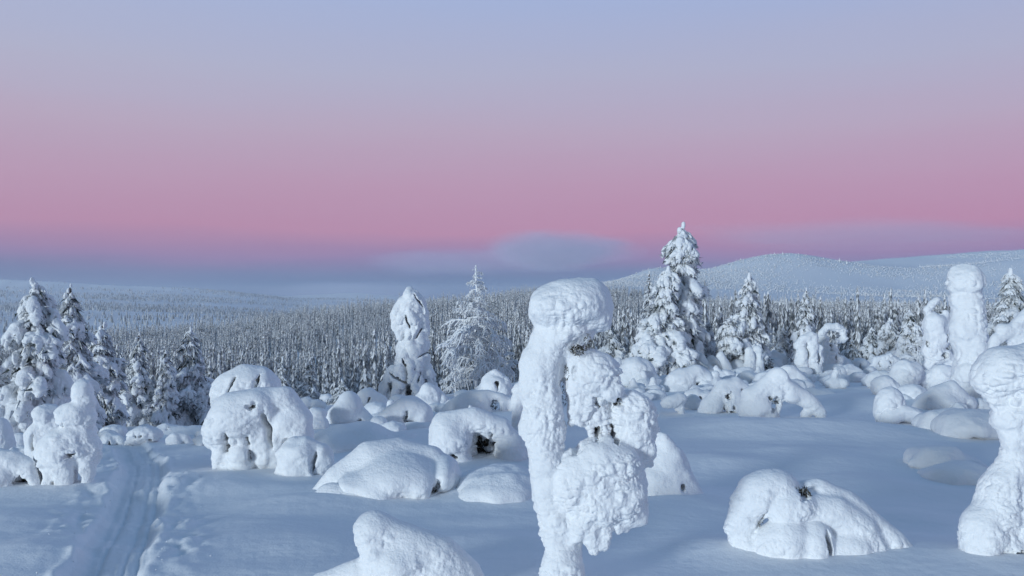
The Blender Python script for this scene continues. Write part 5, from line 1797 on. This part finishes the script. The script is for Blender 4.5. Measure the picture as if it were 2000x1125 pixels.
# ------------------------------------------------------------------ clouds beyond the fells
def cloud(name, label, px, py, rx, ry, d, dens, seed, stretch=1.0):
    s = d / F_PX
    c = at(px, py, d)
    a, b_, h_ = rx * s, max(ry * s * 2.0, rx * s * 0.5), ry * s
    bm = []
    nu, nv = 24, 14
    V = [(0, 0, -1)]
    for j in range(1, nv):
        ph = -math.pi / 2 + math.pi * j / nv
        for i in range(nu):
            th = 2 * math.pi * i / nu
            V.append((math.cos(ph) * math.cos(th), math.cos(ph) * math.sin(th), math.sin(ph)))
    V.append((0, 0, 1))
    Fc = [(0, 1 + (i + 1) % nu, 1 + i, 1 + i) for i in range(nu)]
    for j in range(nv - 2):
        for i in range(nu):
            p, q_ = 1 + j * nu + i, 1 + j * nu + (i + 1) % nu
            Fc.append((p, q_, q_ + nu, p + nu))
    l0 = 1 + (nv - 2) * nu
    Fc += [(l0 + i, l0 + (i + 1) % nu, len(V) - 1, len(V) - 1) for i in range(nu)]
    bag = Bag()
    bag.add(np.array(V) * np.array((a, b_, h_)), Fc)
    m, nt, pv = vol_mat('cloud_vapour', dens, (0.74, 0.76, 0.92))
    N, K = nt.nodes, nt.links
    tc = N.new('ShaderNodeTexCoord')
    mp = N.new('ShaderNodeMapping')
    mp.inputs['Scale'].default_value = (1 / a, 1 / b_, 1 / h_)
    K.new(tc.outputs['Object'], mp.inputs['Vector'])
    ln = N.new('ShaderNodeVectorMath')
    ln.operation = 'LENGTH'
    K.new(mp.outputs[0], ln.inputs[0])
    n = N.new('ShaderNodeTexNoise')
    n.inputs['Scale'].default_value = 1.6
    n.inputs['Detail'].default_value = 3
    mp2 = N.new('ShaderNodeMapping')
    mp2.inputs['Location'].default_value = (seed, seed * 2, 0)
    mp2.inputs['Scale'].default_value = (stretch, 1, 1)
    K.new(mp.outputs[0], mp2.inputs['Vector'])
    K.new(mp2.outputs[0], n.inputs['Vector'])
    sub = N.new('ShaderNodeMath')
    sub.operation = 'MULTIPLY_ADD'
    K.new(n.outputs['Fac'], sub.inputs[0])
    sub.inputs[1].default_value = -0.9
    sub.inputs[2].default_value = 0.45
    add = N.new('ShaderNodeMath')
    K.new(ln.outputs['Value'], add.inputs[0])
    K.new(sub.outputs[0], add.inputs[1])
    mr = N.new('ShaderNodeMapRange')
    mr.interpolation_type = 'SMOOTHSTEP'
    mr.inputs['From Min'].default_value = 0.95
    mr.inputs['From Max'].default_value = 0.45
    mr.inputs['To Max'].default_value = dens
    K.new(add.outputs[0], mr.inputs['Value'])
    K.new(mr.outputs[0], pv.inputs['Density'])
    o = link(name, bag.mesh(name, [m]), None, c)
    tag(o, label, 'cloud')


cloud('cloud', 'soft grey-blue lens-shaped cloud low over the horizon behind the central tree', 1090, 491, 178, 48, 12500, 0.0020, 3.0)
cloud('cloud', 'long thin veil of cloud trailing left of the lens-shaped cloud', 880, 512, 200, 34, 13200, 0.0006, 8.0)
cloud('cloud', 'faint violet cloud bank above the fell at the right', 1680, 458, 420, 36, 14000, 0.00022, 5.0)
cloud('cloud', 'pale bank of mist lying beyond the far left fells', 690, 570, 230, 24, 11500, 0.0005, 6.0)
